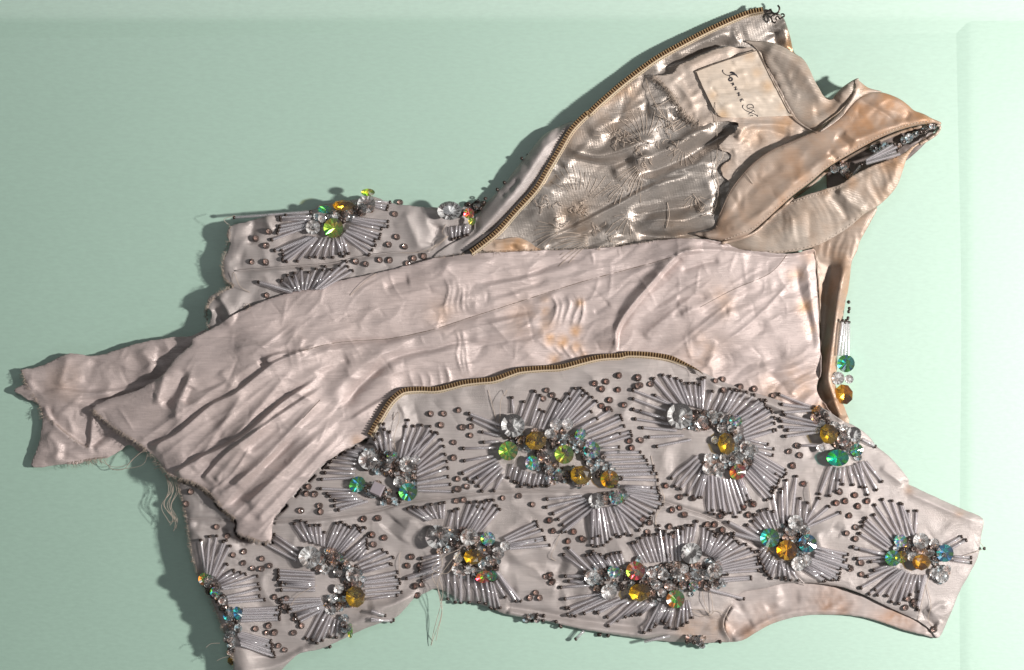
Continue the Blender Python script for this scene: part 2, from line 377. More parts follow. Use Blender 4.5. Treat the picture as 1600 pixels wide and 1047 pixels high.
    i00 = idx[:-1, :-1][cell]; i10 = idx[:-1, 1:][cell]; i11 = idx[1:, 1:][cell]; i01 = idx[1:, :-1][cell]
    Fq = np.stack([i00, i01, i11, i10], 1)
    me = bpy.data.meshes.new(name); me.from_pydata(V.tolist(), [], Fq.tolist()); me.materials.append(mat)
    me.polygons.foreach_set('use_smooth', [True] * len(me.polygons))
    st = np.zeros(len(x))
    for (sx_, sy_, r_, a_) in stains:
        st = np.maximum(st, a_ * np.exp(-(((x - sx_) ** 2 + (y - sy_) ** 2) / r_ ** 2)))
    A = me.attributes.new('stain', 'FLOAT', 'POINT'); A.data.foreach_set('value', st.astype(np.float32))
    me.validate(); me.update()
    o = link(name, me, parent or bodice, None, label)
    if thick:
        so = o.modifiers.new('thickness', 'SOLIDIFY'); so.thickness = thick * S; so.offset = -1
    # register in the height map
    if reg:
        zz = np.full(X.shape, -1.); zz[use] = z
        gx = GX0 + np.arange(GW) * GS; gy = GY0 + np.arange(GH) * GS
        ax = (gx - xs[0]) / step; ay = (gy - ys[0]) / step
        mx_ = (ax >= 0) & (ax < len(xs) - 1.001); my_ = (ay >= 0) & (ay < len(ys) - 1.001)
        AX, AY = np.meshgrid(ax[mx_], ay[my_]); ix = AX.astype(int); iy = AY.astype(int); u = AX - ix; v = AY - iy
        q = [zz[iy, ix], zz[iy, ix + 1], zz[iy + 1, ix], zz[iy + 1, ix + 1]]
        ok = (np.minimum.reduce(q) > 0) & cell[iy, ix]
        hv = (q[0] * (1 - u) + q[1] * u) * (1 - v) + (q[2] * (1 - u) + q[3] * u) * v
        sub = HM[np.ix_(my_, mx_)]
        global OWN
        OWN = np.zeros((GH, GW)); OWN[np.ix_(my_, mx_)] = np.where(ok, hv, 0)
        HM[np.ix_(my_, mx_)] = np.where(ok, np.maximum(sub, hv) if under is not None else hv, sub)
    PAN[name] = o; o['_poly'] = 0; del o['_poly']
    return o, pl
def Z(ox, oy, pts, k=3.2):
    return [(ox + p[0] / k, oy + p[1] / k) + tuple(p[2:]) for p in pts]

# ------------------------------------------------------------------ table cloth
def ground():
    xs = np.linspace(-1.6, 1.6, 161); ys = np.linspace(-1.2, 1.2, 121); X, Y = np.meshgrid(xs, ys)
    Zg = .0004 * pn(X * 3, Y * 3, 2) - .0004
    V = np.stack([X, Y, Zg], -1).reshape(-1, 3); n = len(xs)
    Fc = [(j * n + i, j * n + i + 1, (j + 1) * n + i + 1, (j + 1) * n + i) for j in range(len(ys) - 1) for i in range(n - 1)]
    m, nt, b = newmat('green_cloth'); N = nt.nodes; L = nt.links
    tc = N.new('ShaderNodeTexCoord'); nz = N.new('ShaderNodeTexNoise'); nz.inputs['Scale'].default_value = 3.5; nz.inputs['Detail'].default_value = 4
    L.new(tc.outputs['Object'], nz.inputs[0])
    cr = N.new('ShaderNodeValToRGB'); cr.color_ramp.elements[0].position = .3; cr.color_ramp.elements[0].color = (.445, .675, .545, 1)
    cr.color_ramp.elements[1].position = .7; cr.color_ramp.elements[1].color = (.475, .715, .58, 1)
    L.new(nz.outputs[0], cr.inputs[0])
    fine = N.new('ShaderNodeTexNoise'); fine.inputs['Scale'].default_value = 500; fine.inputs['Detail'].default_value = 4
    mp = N.new('ShaderNodeMapping'); mp.inputs['Scale'].default_value = (.35, 1, 1); L.new(tc.outputs['Object'], mp.inputs[0]); L.new(mp.outputs[0], fine.inputs[0])
    mr = N.new('ShaderNodeMapRange'); mr.inputs[1].default_value = .3; mr.inputs[2].default_value = .7; mr.inputs[3].default_value = .95; mr.inputs[4].default_value = 1.03
    L.new(fine.outputs[0], mr.inputs[0])
    mx = N.new('ShaderNodeMix'); mx.data_type = 'RGBA'; mx.blend_type = 'MULTIPLY'; mx.inputs[0].default_value = 1
    L.new(cr.outputs[0], mx.inputs[6]); L.new(mr.outputs[0], mx.inputs[7]); L.new(mx.outputs[2], b.inputs['Base Color'])
    bp = N.new('ShaderNodeBump'); bp.inputs['Strength'].default_value = .15; bp.inputs['Distance'].default_value = .0004
    L.new(fine.outputs[0], bp.inputs['Height']); L.new(bp.outputs[0], b.inputs['Normal'])
    b.inputs['Roughness'].default_value = .52; b.inputs['Specular IOR Level'].default_value = 1.0; b.inputs['IOR'].default_value = 2.05
    me = mesh('table_cloth', V, Fc, m); link('table_cloth', me, None, 'structure')
    # a lighter-coloured band along the top of the table and a creased one along the right
    m2 = m.copy(); m2.name = 'green_cloth_lighter'
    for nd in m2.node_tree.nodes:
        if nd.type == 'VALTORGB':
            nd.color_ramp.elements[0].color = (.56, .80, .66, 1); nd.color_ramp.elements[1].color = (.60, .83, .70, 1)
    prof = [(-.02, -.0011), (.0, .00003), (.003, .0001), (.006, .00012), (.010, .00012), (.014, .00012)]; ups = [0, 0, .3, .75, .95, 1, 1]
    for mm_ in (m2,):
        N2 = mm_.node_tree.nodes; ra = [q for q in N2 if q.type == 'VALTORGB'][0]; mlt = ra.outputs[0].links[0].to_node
        atn = N2.new('ShaderNodeAttribute'); atn.attribute_name = 'band_mix'; mxx = N2.new('ShaderNodeMix'); mxx.data_type = 'RGBA'
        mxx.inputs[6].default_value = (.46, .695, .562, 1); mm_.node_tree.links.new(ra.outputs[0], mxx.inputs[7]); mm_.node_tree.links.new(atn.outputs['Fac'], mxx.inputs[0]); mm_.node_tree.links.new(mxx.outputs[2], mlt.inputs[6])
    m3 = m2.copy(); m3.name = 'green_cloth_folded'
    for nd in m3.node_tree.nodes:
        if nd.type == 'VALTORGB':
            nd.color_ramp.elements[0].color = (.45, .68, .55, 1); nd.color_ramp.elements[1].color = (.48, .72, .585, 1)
    def band(name, p0, d_in, d_along, width, length):
        p0 = np.array(p0); a = np.array(d_in); t = np.array(d_along); rows = prof + [(width, .00012)]
        V = []; 
        for j in range(121):
            wob = .0006 * math.sin(j * .11)
            for (u, h) in rows: 
                q = p0 + a * (u + wob) + t * (length * j / 120); V.append((q[0], q[1], h))
        k = len(rows); Fc = [(j * k + i, j * k + i + 1, (j + 1) * k + i + 1, (j + 1) * k + i) for j in range(120) for i in range(k - 1)]
        V = [(v[0], v[1], v[2] * (1.3 if a[0] else 3) if v[2] > 0 else v[2]) for v in V]
        me = mesh(name, V, Fc, m3 if a[0] else m2); at = me.attributes.new('band_mix', 'FLOAT', 'POINT')
        at.data.foreach_set('value', np.tile(np.array(ups, dtype=np.float32), 121)); link(name, me, None, 'structure')
    band('cloth_band', (-1.6, (523.5 - 36) * S), (0, 1), (1, 0), .9, 3.2)
    band('cloth_band', ((1509 - 800) * S, -1.2), (1, 0), (0, 1), .8, 2.4)
ground()

# ------------------------------------------------------------------ cloth panels, lowest first
# upper left beaded side panel
SP = Z(300, 260, [(190,300),(300,270),(400,240),(600,215),(650,190),(820,165),(900,150),(1000,185),(1200,205),(1330,215),(1400,240),(1470,330),(1470,460)]) + \
     [(740, 430), (600, 460), (420, 500), (345, 520)] + \
     Z(300, 260, [(80,810),(100,740),(75,700),(90,650),(150,622),(205,600),(160,560),(150,480),(175,430),(188,385),(178,350)])
o_side, pl_side = panel('beaded_panel', SP, M_satin, [(360,370,30),(330,490,30),(400,430,26),(520,350,24),(650,330,20),(720,380,16),(600,440,20)],
    folds=[('v', Z(300,260,[(215,522),(500,500),(700,485),(830,455),(1000,430),(1190,430)]), 3.5, 3.5, (.01,.05)),
           ('r', Z(300,260,[(215,545),(500,520),(700,505),(830,480),(1000,450)]), 3, 8),
           ('r', Z(300,260,[(370,240),(400,330)]), 6, 8), ('v', Z(300,260,[(310,260),(290,400)]), 5, 8),
           ('r', Z(300,260,[(130,640),(190,740),(180,800)]), 7, 6), ('v', Z(300,260,[(110,700),(150,790)]), 6, 5),
           ('r', Z(300,260,[(1060,220),(1100,320),(1150,420)]), 4, 9), ('v', Z(300,260,[(1240,290),(1200,400)]), 6, 7)],
    noise=[('c', 3.0, 55, 55, .3, 1), ('n', 2.2, 22, 30, .3, 2)], edge=4, edgew=7, fray=1.6, thick=1.5, crumple=[(40, 1.8, 5, .2, 1., 26, 11)])
HM_save = HM.copy()

# beaded back seen through the neck opening, its shade put into the colour
BK = [(1293,300),(1296,250),(1330,228),(1400,196),(1452,186),(1462,200),(1440,230),(1400,262),(1345,285),(1310,300)]
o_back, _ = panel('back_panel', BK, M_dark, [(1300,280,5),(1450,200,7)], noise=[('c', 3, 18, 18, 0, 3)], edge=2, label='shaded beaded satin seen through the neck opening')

# inside of the zipped back piece: satin with thread ends
ZP = Z(680, 160, [(170,760),(300,655),(400,545),(500,435),(560,335),(620,235),(685,135),(760,55)]) + Z(900, 0, [(60,570),(120,512),(250,402),(400,292),(550,208),(700,132),(850,68),(940,48),(985,62),(1035,85),(1070,180),(1090,260),(1140,300),(1190,400),(1240,480),(1275,500),(1290,600),(1200,700),(1000,780),(800,950),(740,1046)]) + \
     Z(680, 160, [(1400,660),(1200,700),(900,760),(700,790),(400,800),(200,790)])
q6 = lambda p: Z(680, 160, p)
o_zp, pl_zp = panel('zip_panel', ZP, M_inner, [(740,388,24),(830,290,24),(900,190,22),(1000,110,15),(1120,45,9),(1210,20,6),(1235,60,8),(1280,150,10),(960,260,18),(1050,300,20),(1000,380,16),(860,380,16),(1100,200,18)],
    folds=[('r', q6([(500,720),(700,620),(900,520),(1100,420),(1360,345)]), 9, 9, (.1,.4)), ('v', q6([(520,700),(720,595),(900,495),(1100,395),(1340,325)]), 4, 5),
           ('v', q6([(1010,365),(1200,300),(1350,220),(1500,120)]), 13, 11), ('r', q6([(960,330),(1180,230),(1400,110)]), 10, 12), ('r', q6([(1060,420),(1250,330),(1400,290)]), 5, 12),
           ('r', q6([(650,235),(820,270),(1000,215),(1120,160)]), 10, 12), ('v', q6([(660,270),(850,310),(1000,270)]), 6, 9), ('r', q6([(880,360),(1000,290),(1080,250)]), 6, 8),
           ('r', q6([(970,620),(1100,590),(1250,590),(1400,540)]), 8, 10, (.3,.5)), ('v', q6([(960,570),(1150,540),(1350,500)]), 6, 8), ('v', q6([(1000,660),(1200,670),(1400,620)]), 7, 6),
           ('r', q6([(590,500),(600,620),(540,720)]), 4, 12, (.5,.5)), ('v', q6([(670,520),(640,660)]), 3, 8, (.5,.5)),
           ('v', q6([(530,720),(750,650),(870,610)]), 7, 6), ('r', q6([(600,760),(800,730),(950,670)]), 4, 10),
           ('r', q6([(700,330),(560,470),(470,600)]), 4, 10), ('v', q6([(640,300),(540,420)]), 4, 10),
           ('r', q6([(1340,330),(1380,450),(1390,560)]), 4, 9, (.5,.5)), ('v', q6([(1440,400),(1430,480),(1410,580)]), 6, 12, (.4,.4)),
           ('r', q6([(760,160),(950,60),(1060,0)]), 5, 10), ('v', q6([(830,180),(1000,90),(1100,40)]), 4, 10),
           ('r', q6([(1050,40),(1230,20)]), 5, 12), ('v', q6([(1180,100),(1250,60),(1230,0)]), 7, 12),
           ('v', Z(900,0,[(400,350),(550,300),(700,240),(800,210)]), 6, 10), ('r', Z(900,0,[(480,290),(650,210),(780,150)]), 4, 9),
           ('r', Z(900,0,[(830,170),(950,120),(1030,100)]), 2, 16), ('v', Z(900,0,[(990,150),(1000,230)]), 6, 8), ('r', Z(900,0,[(1040,120),(1060,260)]), 4, 8),
           ('c', Z(900,0,[(780,140),(800,190),(820,215)]), 3, 3)],
    noise=[('c', 2.4, 110, 26, -.55, 4)], edge=2, edgew=4, thick=1.2, crumple=[(50, 3.0, 6, -.55, .22, 65, 6), (130, 1.3, 1.6, -.5, .35, 36, 7), (50, 1.0, 1.6, .6, .5, 16, 24)],
    stains=[(960,150,40,.7),(1235,70,18,1),(1220,110,20,.4),(900,340,30,.5),(1060,360,30,.4),(880,210,25,.6)])

# outside of the zip edge, rolled satin strip
ZS = q6([(-10,775),(60,718),(130,680),(190,640),(200,580),(260,500),(340,415),(400,335),(470,250),(520,185),(560,150),(630,115),(700,90),(690,125),(640,190),(590,265),(540,345),(490,430),(400,525),(300,630),(200,710),(110,765),(60,790)])
o_zs, _ = panel('zip_facing', ZS, M_satin, [(690,400,14),(750,360,20),(800,300,24),(860,220,25),(895,190,22)],
    folds=[('r', q6([(60,750),(210,660),(330,530),(430,400),(540,240),(600,160)]), 7, 11), ('v', q6([(110,765),(300,625),(400,520),(490,425),(590,260)]), 4, 4), ('v', q6([(330,480),(420,380)]), 3, 5)],
    noise=[('c', 1.8, 60, 12, -.95, 7), ('n', 1, 10, 20, 0, 8)], edge=9, edgew=6, thick=1.2)

# satin facing at the top of the zip panel and the grey neck facing that curls over it
NF = Z(900, 0, [(830,205),(900,205),(980,212),(1040,235),(1090,265),(1140,300),(1170,350),(1192,400),(1215,440),(1240,482),(1275,500),(1300,470),(1340,430),(1400,393),(1415,400),(1400,440),(1385,490),(1340,540),(1300,580),(1250,620),(1205,668),(1160,640),(1100,600),(1040,500),(980,380),(930,280),(880,225)])
o_nf, _ = panel('neck_facing', NF, M_facing, [(1180,70,16),(1230,90,20),(1260,150,24),(1240,180,26),(1290,190,32),(1335,125,44),(1310,160,38)],
    folds=[('r', Z(900,0,[(920,230),(1040,270),(1130,350),(1190,450),(1240,540)]), 7, 14), ('v', Z(900,0,[(1180,560),(1260,540),(1330,470)]), 5, 9),
           ('v', Z(900,0,[(960,270),(1030,370),(1090,500)]), 3, 8), ('r', Z(900,0,[(990,370),(1080,380)]), 2.5, 5), ('r', Z(900,0,[(1010,430),(1100,430)]), 2.5, 4), ('r', Z(900,0,[(1030,470),(1120,480)]), 2, 4),
           ('r', Z(900,0,[(1300,500),(1380,420)]), 5, 10)],
    noise=[('c', 1.5, 22, 40, .6, 9)], edge=5, edgew=6, stains=[(1270,190,18,.6),(1300,175,14,.5)])

# torn lining shred that carries the sewn-in label
SH = Z(900, 0, [(385,383),(430,375),(480,368),(510,330),(570,300),(640,268),(700,245),(760,232),(820,240),(885,238),(930,290),(1000,410),(1060,520),(1110,600),(1200,668),(1130,690),(1000,745),(900,830),(830,910),(780,1000),(755,1046),(735,1040),(760,960),(768,912),(735,880),(722,835),(770,800),(775,770),(715,742),(740,700),(800,650),(810,615),(760,606),(690,612),(620,630),(570,608),(540,570),(520,530),(490,490),(465,450),(430,420)])
o_sh, _ = panel('lining_shred', SH, M_shred, [(1030,120,24),(1060,170,22),(1100,100,24),(1180,80,20),(1230,180,22),(1150,200,26),(1180,230,22),(1140,290,22),(1260,205,24)],
    folds=[('r', Z(900,0,[(470,380),(560,480),(600,560)]), 4, 8), ('v', Z(900,0,[(520,380),(590,480)]), 4, 8), ('r', Z(900,0,[(600,600),(720,600),(800,590)]), 4, 7),
           ('r', Z(900,0,[(760,620),(830,650),(800,700)]), 7, 6), ('v', Z(900,0,[(820,680),(900,700),(860,720)]), 8, 7), ('v', Z(900,0,[(740,760),(760,800)]), 8, 8),
           ('r', Z(900,0,[(820,640),(1000,620),(1150,670)]), 5, 8), ('v', Z(900,0,[(830,655),(950,650),(1080,690)]), 4, 6), ('r', Z(900,0,[(960,760),(1080,700),(1180,660)]), 3, 5),
           ('r', Z(900,0,[(540,350),(700,270),(800,260)]), 3, 8)],
    noise=[('c', 2.4, 26, 20, .3, 10), ('n', 1.2, 9, 9, 0, 11)], edge=1, fray=1.8, thick=.8, crumple=[(40, 1.8, 4, .3, 1., 18, 8)],
    stains=[(1180,205,30,.5),(1225,195,22,.8),(1130,260,20,.3)])
LBp = Z(1080, 60, [(62,405),(300,315),(560,228),(830,142),(900,262),(1000,470),(1130,720),(1250,950),(1262,965),(1130,972),(800,985),(560,990),(380,985),(320,940),(270,860),(180,680),(110,530),(70,440)], 8)
o_lb, _ = panel('maker_label', LBp, M_patch, [(1100,115,28),(1180,90,26),(1225,170,27),(1140,175,29)],
    folds=[('r', Z(1080,60,[(180,560),(480,480),(720,420)],8), 2.0, 5), ('v', Z(1080,60,[(280,700),(600,640),(950,560)],8), 2.0, 5), ('r', Z(1080,60,[(330,880),(650,760),(1100,700)],8), 2.2, 6), ('v', Z(1080,60,[(250,600),(330,720)],8), 1.5, 3),
           ('r', Z(1080,60,[(500,300),(850,200)],8), 1.5, 5), ('v', Z(1080,60,[(500,400),(880,330)],8), 1.5, 5)],
    noise=[('n', .8, 14, 8, .4, 12)], gap=1.2, sm=2, thick=.9, step=1.6, stains=[(1170,88,9,.5),(1184,112,9,.5),(1199,134,10,.5),(1115,150,8,.5),(1222,165,8,.6),(1130,180,9,.5)])

# lining behind the torn edge, small peach puff at the foot of the zip
PF = Z(600, 330, [(490,180),(530,150),(600,138),(660,130),(720,150),(760,180),(795,200),(760,215),(680,220),(560,215),(500,200)])
panel('lining_puff', PF, M_shred, [(790,385,24),(830,388,22)], folds=[('r', Z(600,330,[(530,170),(620,155),(720,175)]), 6, 7), ('v', Z(600,330,[(640,160),(660,210)]), 3, 4)], edge=6, edgew=4, stains=[(800,380,30,.9),(840,390,20,1)], parent=None)

# right armhole: facing of the shoulder, pale satin then a rolled edge
AH = Z(1000, 330, [(860,180),(900,60),(1100,10),(1185,-20),(1150,60),(1100,150),(1085,200),(1060,250),(1050,330),(1040,400),(1030,440),(1020,500),(1012,560),(1000,640),(988,720),(985,790),(975,850),(985,890),(1010,950),(1030,1000),(1045,1060),(990,1080),(900,1040),(870,990),(885,900),(900,760),(890,600),(885,440),(875,300)])
panel('armhole_facing', AH, M_rust, [(1280,400,14),(1350,350,22),(1290,500,8),(1325,440,22),(1285,620,8),(1310,600,20)],
    folds=[('r', Z(1000,330,[(1060,170),(1010,330),(985,480),(965,640),(945,780),(940,850),(965,930),(1010,1040)]), 15, 10, (.25,.02)),
           ('v', Z(1000,330,[(950,220),(945,330),(925,480),(915,640),(905,780),(905,860),(930,960)]), 10, 11, (.1,.02)),
           ('c', Z(1000,330,[(870,190),(890,350),(900,520)]), 3, 3)],
    noise=[('c', 1.8, 12, 30, .1, 13), ('n', .8, 20, 5, .1, 14)], edge=3, edgew=5, stains=[(1320,470,40,.35),(1300,560,30,.6),(1320,630,30,.7),(1310,400,20,.8)], gap=1)

# neck bands
q4 = lambda p: Z(1050, 100, p)
NB2 = q4([(200,890),(330,860),(420,800),(500,735),(560,700),(650,662),(750,630),(850,598),(900,560),(1000,510),(1130,462),(1200,415),(1270,365),(1335,335),(1300,368),(1250,395),(1210,420),(1175,470),(1158,520),(1130,600),(1090,655),(1030,710),(960,752),(880,820),(780,882),(700,918),(600,940),(500,946),(400,935),(300,920)])
panel('neck_band', NB2, M_facing, [(1120,380,14),(1200,360,24),(1300,300,34),(1330,285,36),(1300,360,26),(1400,270,34),(1455,205,22)],
    folds=[('v', q4([(400,860),(520,760),(620,700)]), 9, 12, (.3,.4)), ('r', q4([(830,620),(900,700),(970,740)]), 6, 7), ('v', q4([(780,650),(850,720),(880,790)]), 4, 7),
           ('r', q4([(600,760),(590,900)]), 3, 9), ('v', q4([(690,720),(690,880)]), 2.5, 8), ('r', q4([(1130,480),(1110,560),(1050,650)]), 4, 8), ('c', q4([(650,680),(850,612),(1000,530),(1130,480)]), -2, 3)],
    noise=[('c', 1.4, 14, 40, -.4, 15)], edge=2.5, edgew=4, stains=[(1400,240,40,.9),(1370,300,30,.5),(1330,285,14,.7),(1290,300,12,.4)], gap=1.5)
NB1 = q4([(110,850),(210,825),(240,745),(300,620),(400,500),(500,428),(600,385),(680,350),(780,308),(850,258),(890,210),(930,172),(980,143),(1050,142),(1130,170),(1180,205),(1210,232),(1260,250),(1300,272),(1345,292),(1338,305),(1300,296),(1180,318),(1050,365),(900,445),(780,518),(700,585),(600,662),(500,752),(400,838),(330,874),(250,886)])
panel('neck_band', NB1, M_rust, [(1100,372,24),(1160,320,34),(1220,250,38),(1300,200,42),(1370,160,40),(1430,180,34),(1465,195,24),(1350,210,40)],
    folds=[('r', q4([(150,860),(300,840),(430,760),(600,610),(760,480),(950,370),(1150,300),(1300,280)]), 5, 9, (.02,.02)), ('v', q4([(300,740),(420,600),(560,500)]), 3, 10),
           ('v', q4([(780,440),(830,480)]), 4, 5), ('v', q4([(820,360),(900,420)]), 4, 6), ('r', q4([(860,340),(930,390)]), 3, 5), ('c', q4([(930,175),(1010,220),(1080,260),(1130,310)]), -2.5, 4),
           ('v', q4([(1190,240),(1160,280)]), 4, 5), ('r', q4([(420,560),(560,590),(620,575)]), 2.5, 6)],
    noise=[('c', 1.2, 50, 22, -.6, 16)], edge=4, edgew=4, thick=2.2, crumple=[(20, 1.2, 2.2, 1.0, .4, 18, 12), (36, 1.0, 1.8, -.6, .3, 30, 13)],
    stains=[(1330,180,60,1),(1400,170,50,1),(1250,260,40,.5),(1180,320,30,.25),(1440,190,30,1)], gap=3)
# pale fold of lining rising behind the neck band
PFK = q4([(920,75),(980,118),(1050,138),(985,146),(930,175),(890,215),(850,262),(790,310),(740,340),(780,300),(830,250),(880,190),(915,130)])
panel('lining_fold', PFK, M_shred, [(1337,123,44),(1356,140,42),(1300,200,38)], folds=[('r', q4([(930,100),(900,180),(850,250)]), 3, 3)], edge=2, edgew=3, stains=[(1360,138,16,.9),(1320,170,14,.6)], gap=1)

# lining: tail lying beneath, then the main sheet
TL = Z(0, 500, [(1050,60),(960,80),(870,85),(800,95),(740,105),(660,125),(570,155),(470,180),(400,172),(340,168),(280,195),(220,222),(160,240),(105,250),(118,280),(125,315),(100,330),(70,355),(110,378),(145,402),(185,415),(205,450),(212,500),(200,590),(180,660),(160,735),(270,728),(330,722),(390,720),(430,708),(480,695),(540,690),(600,655),(650,625),(740,660),(1000,500),(1100,300)])
qa = lambda p: Z(0, 500, p)
panel('lining_tail', TL, M_lining, [(33,580,14),(60,640,10),(60,725,12),(150,700,9),(120,560,14),(250,540,20),(200,640,14),(110,600,16)],
    folds=[('L', qa([(900,280),(750,320),(600,350),(450,365),(290,350),(200,370)]), 5, 14), ('r', qa([(340,170),(320,250),(290,340)]), 4, 10), ('v', qa([(480,190),(430,330)]), 3, 12),
           ('r', qa([(180,375),(300,370),(420,385),(560,360)]), 3, 4), ('R', qa([(220,430),(280,530),(370,600),(440,640),(455,560),(460,450)]), 6, 16, (.05,.05)),
           ('r', qa([(250,460),(330,480),(370,580)]), 3, 8), ('v', qa([(450,640),(560,545)]), 5, 4), ('r', qa([(470,660),(620,560)]), 3, 7),
           ('r', qa([(700,140),(750,220),(740,300)]), 3, 10), ('v', qa([(800,130),(780,220)]), 3, 9), ('r', qa([(230,560),(290,640),(270,720)]), 4, 9), ('v', qa([(330,610),(320,700)]), 3, 8),
           ('v', qa([(380,400),(600,400),(700,360)]), 2.5, 5), ('r', qa([(130,300),(170,360)]), 2, 5)],
    noise=[('c', 2.2, 60, 34, .2, 20)], edge=3, edgew=6, fray=1.4, thick=.8, crumple=[(60, 1.2, 1.6, -.2, .5, 26, 23), (40, 2.6, 6, -.2, .6, 36, 4), (50, 1.3, 2.6, .2, 1., 18, 5)], stains=[(100,600,30,.2)])

ML = Z(600, 330, [(1780,190),(1700,160),(1600,140),(1500,135),(1400,142),(1300,155),(1200,172),(1100,182),(1000,190),(900,193),(800,196),(700,200),(600,204),(520,208),(450,212),(350,222),(250,236),(150,262),(0,300)]) + \
     Z(300, 260, [(880,540),(740,570),(600,600),(510,622),(420,650),(340,680),(250,722),(190,752),(130,792),(60,830),(0,862)]) + \
     Z(0, 500, [(960,120),(880,190),(840,240),(800,288),(740,322),(690,350),(600,378),(520,405),(456,445),(490,480),(570,542),(640,590),(720,642),(790,700),(842,772),(900,792),(980,820),(1030,850),(1062,882),(1085,920),(1120,950),(1180,1002)]) + \
     Z(220, 720, [(480,360),(540,390),(600,408),(650,402),(662,300),(700,245),(760,172),(830,100),(905,20)]) + \
     [(520, 715), (545, 700), (578, 684), (600, 690), (700, 660), (900, 640), (1000, 660), (1150, 690), (1290, 700), (1302, 655)] + \
     Z(1000, 330, [(885,900),(905,800),(902,700),(897,600),(893,500),(888,420),(882,340),(876,260),(868,190),(760,215),(640,205),(540,198)])
qc = lambda p: Z(600, 330, p)
qr = lambda p: Z(1000, 330, p)
FLAP = [(0, 500), (560, 500), (600, 600), (588, 660), (574, 690), (430, 870), (200, 870), (0, 700)]
jr = random.Random(5)
def J(v, a=9): return v + jr.uniform(-a, a)
pleats = []
for k, (a, b_) in enumerate([((395,590),(300,735)),((470,560),(360,690)),((520,610),(365,760)),((540,640),(385,790)),((556,655),(400,815)),((430,640),(335,752))]):
    pleats.append(('r', [a, ((a[0]+b_[0])/2+4, (a[1]+b_[1])/2-5), b_], 4.5, 7, (.4,.05)))
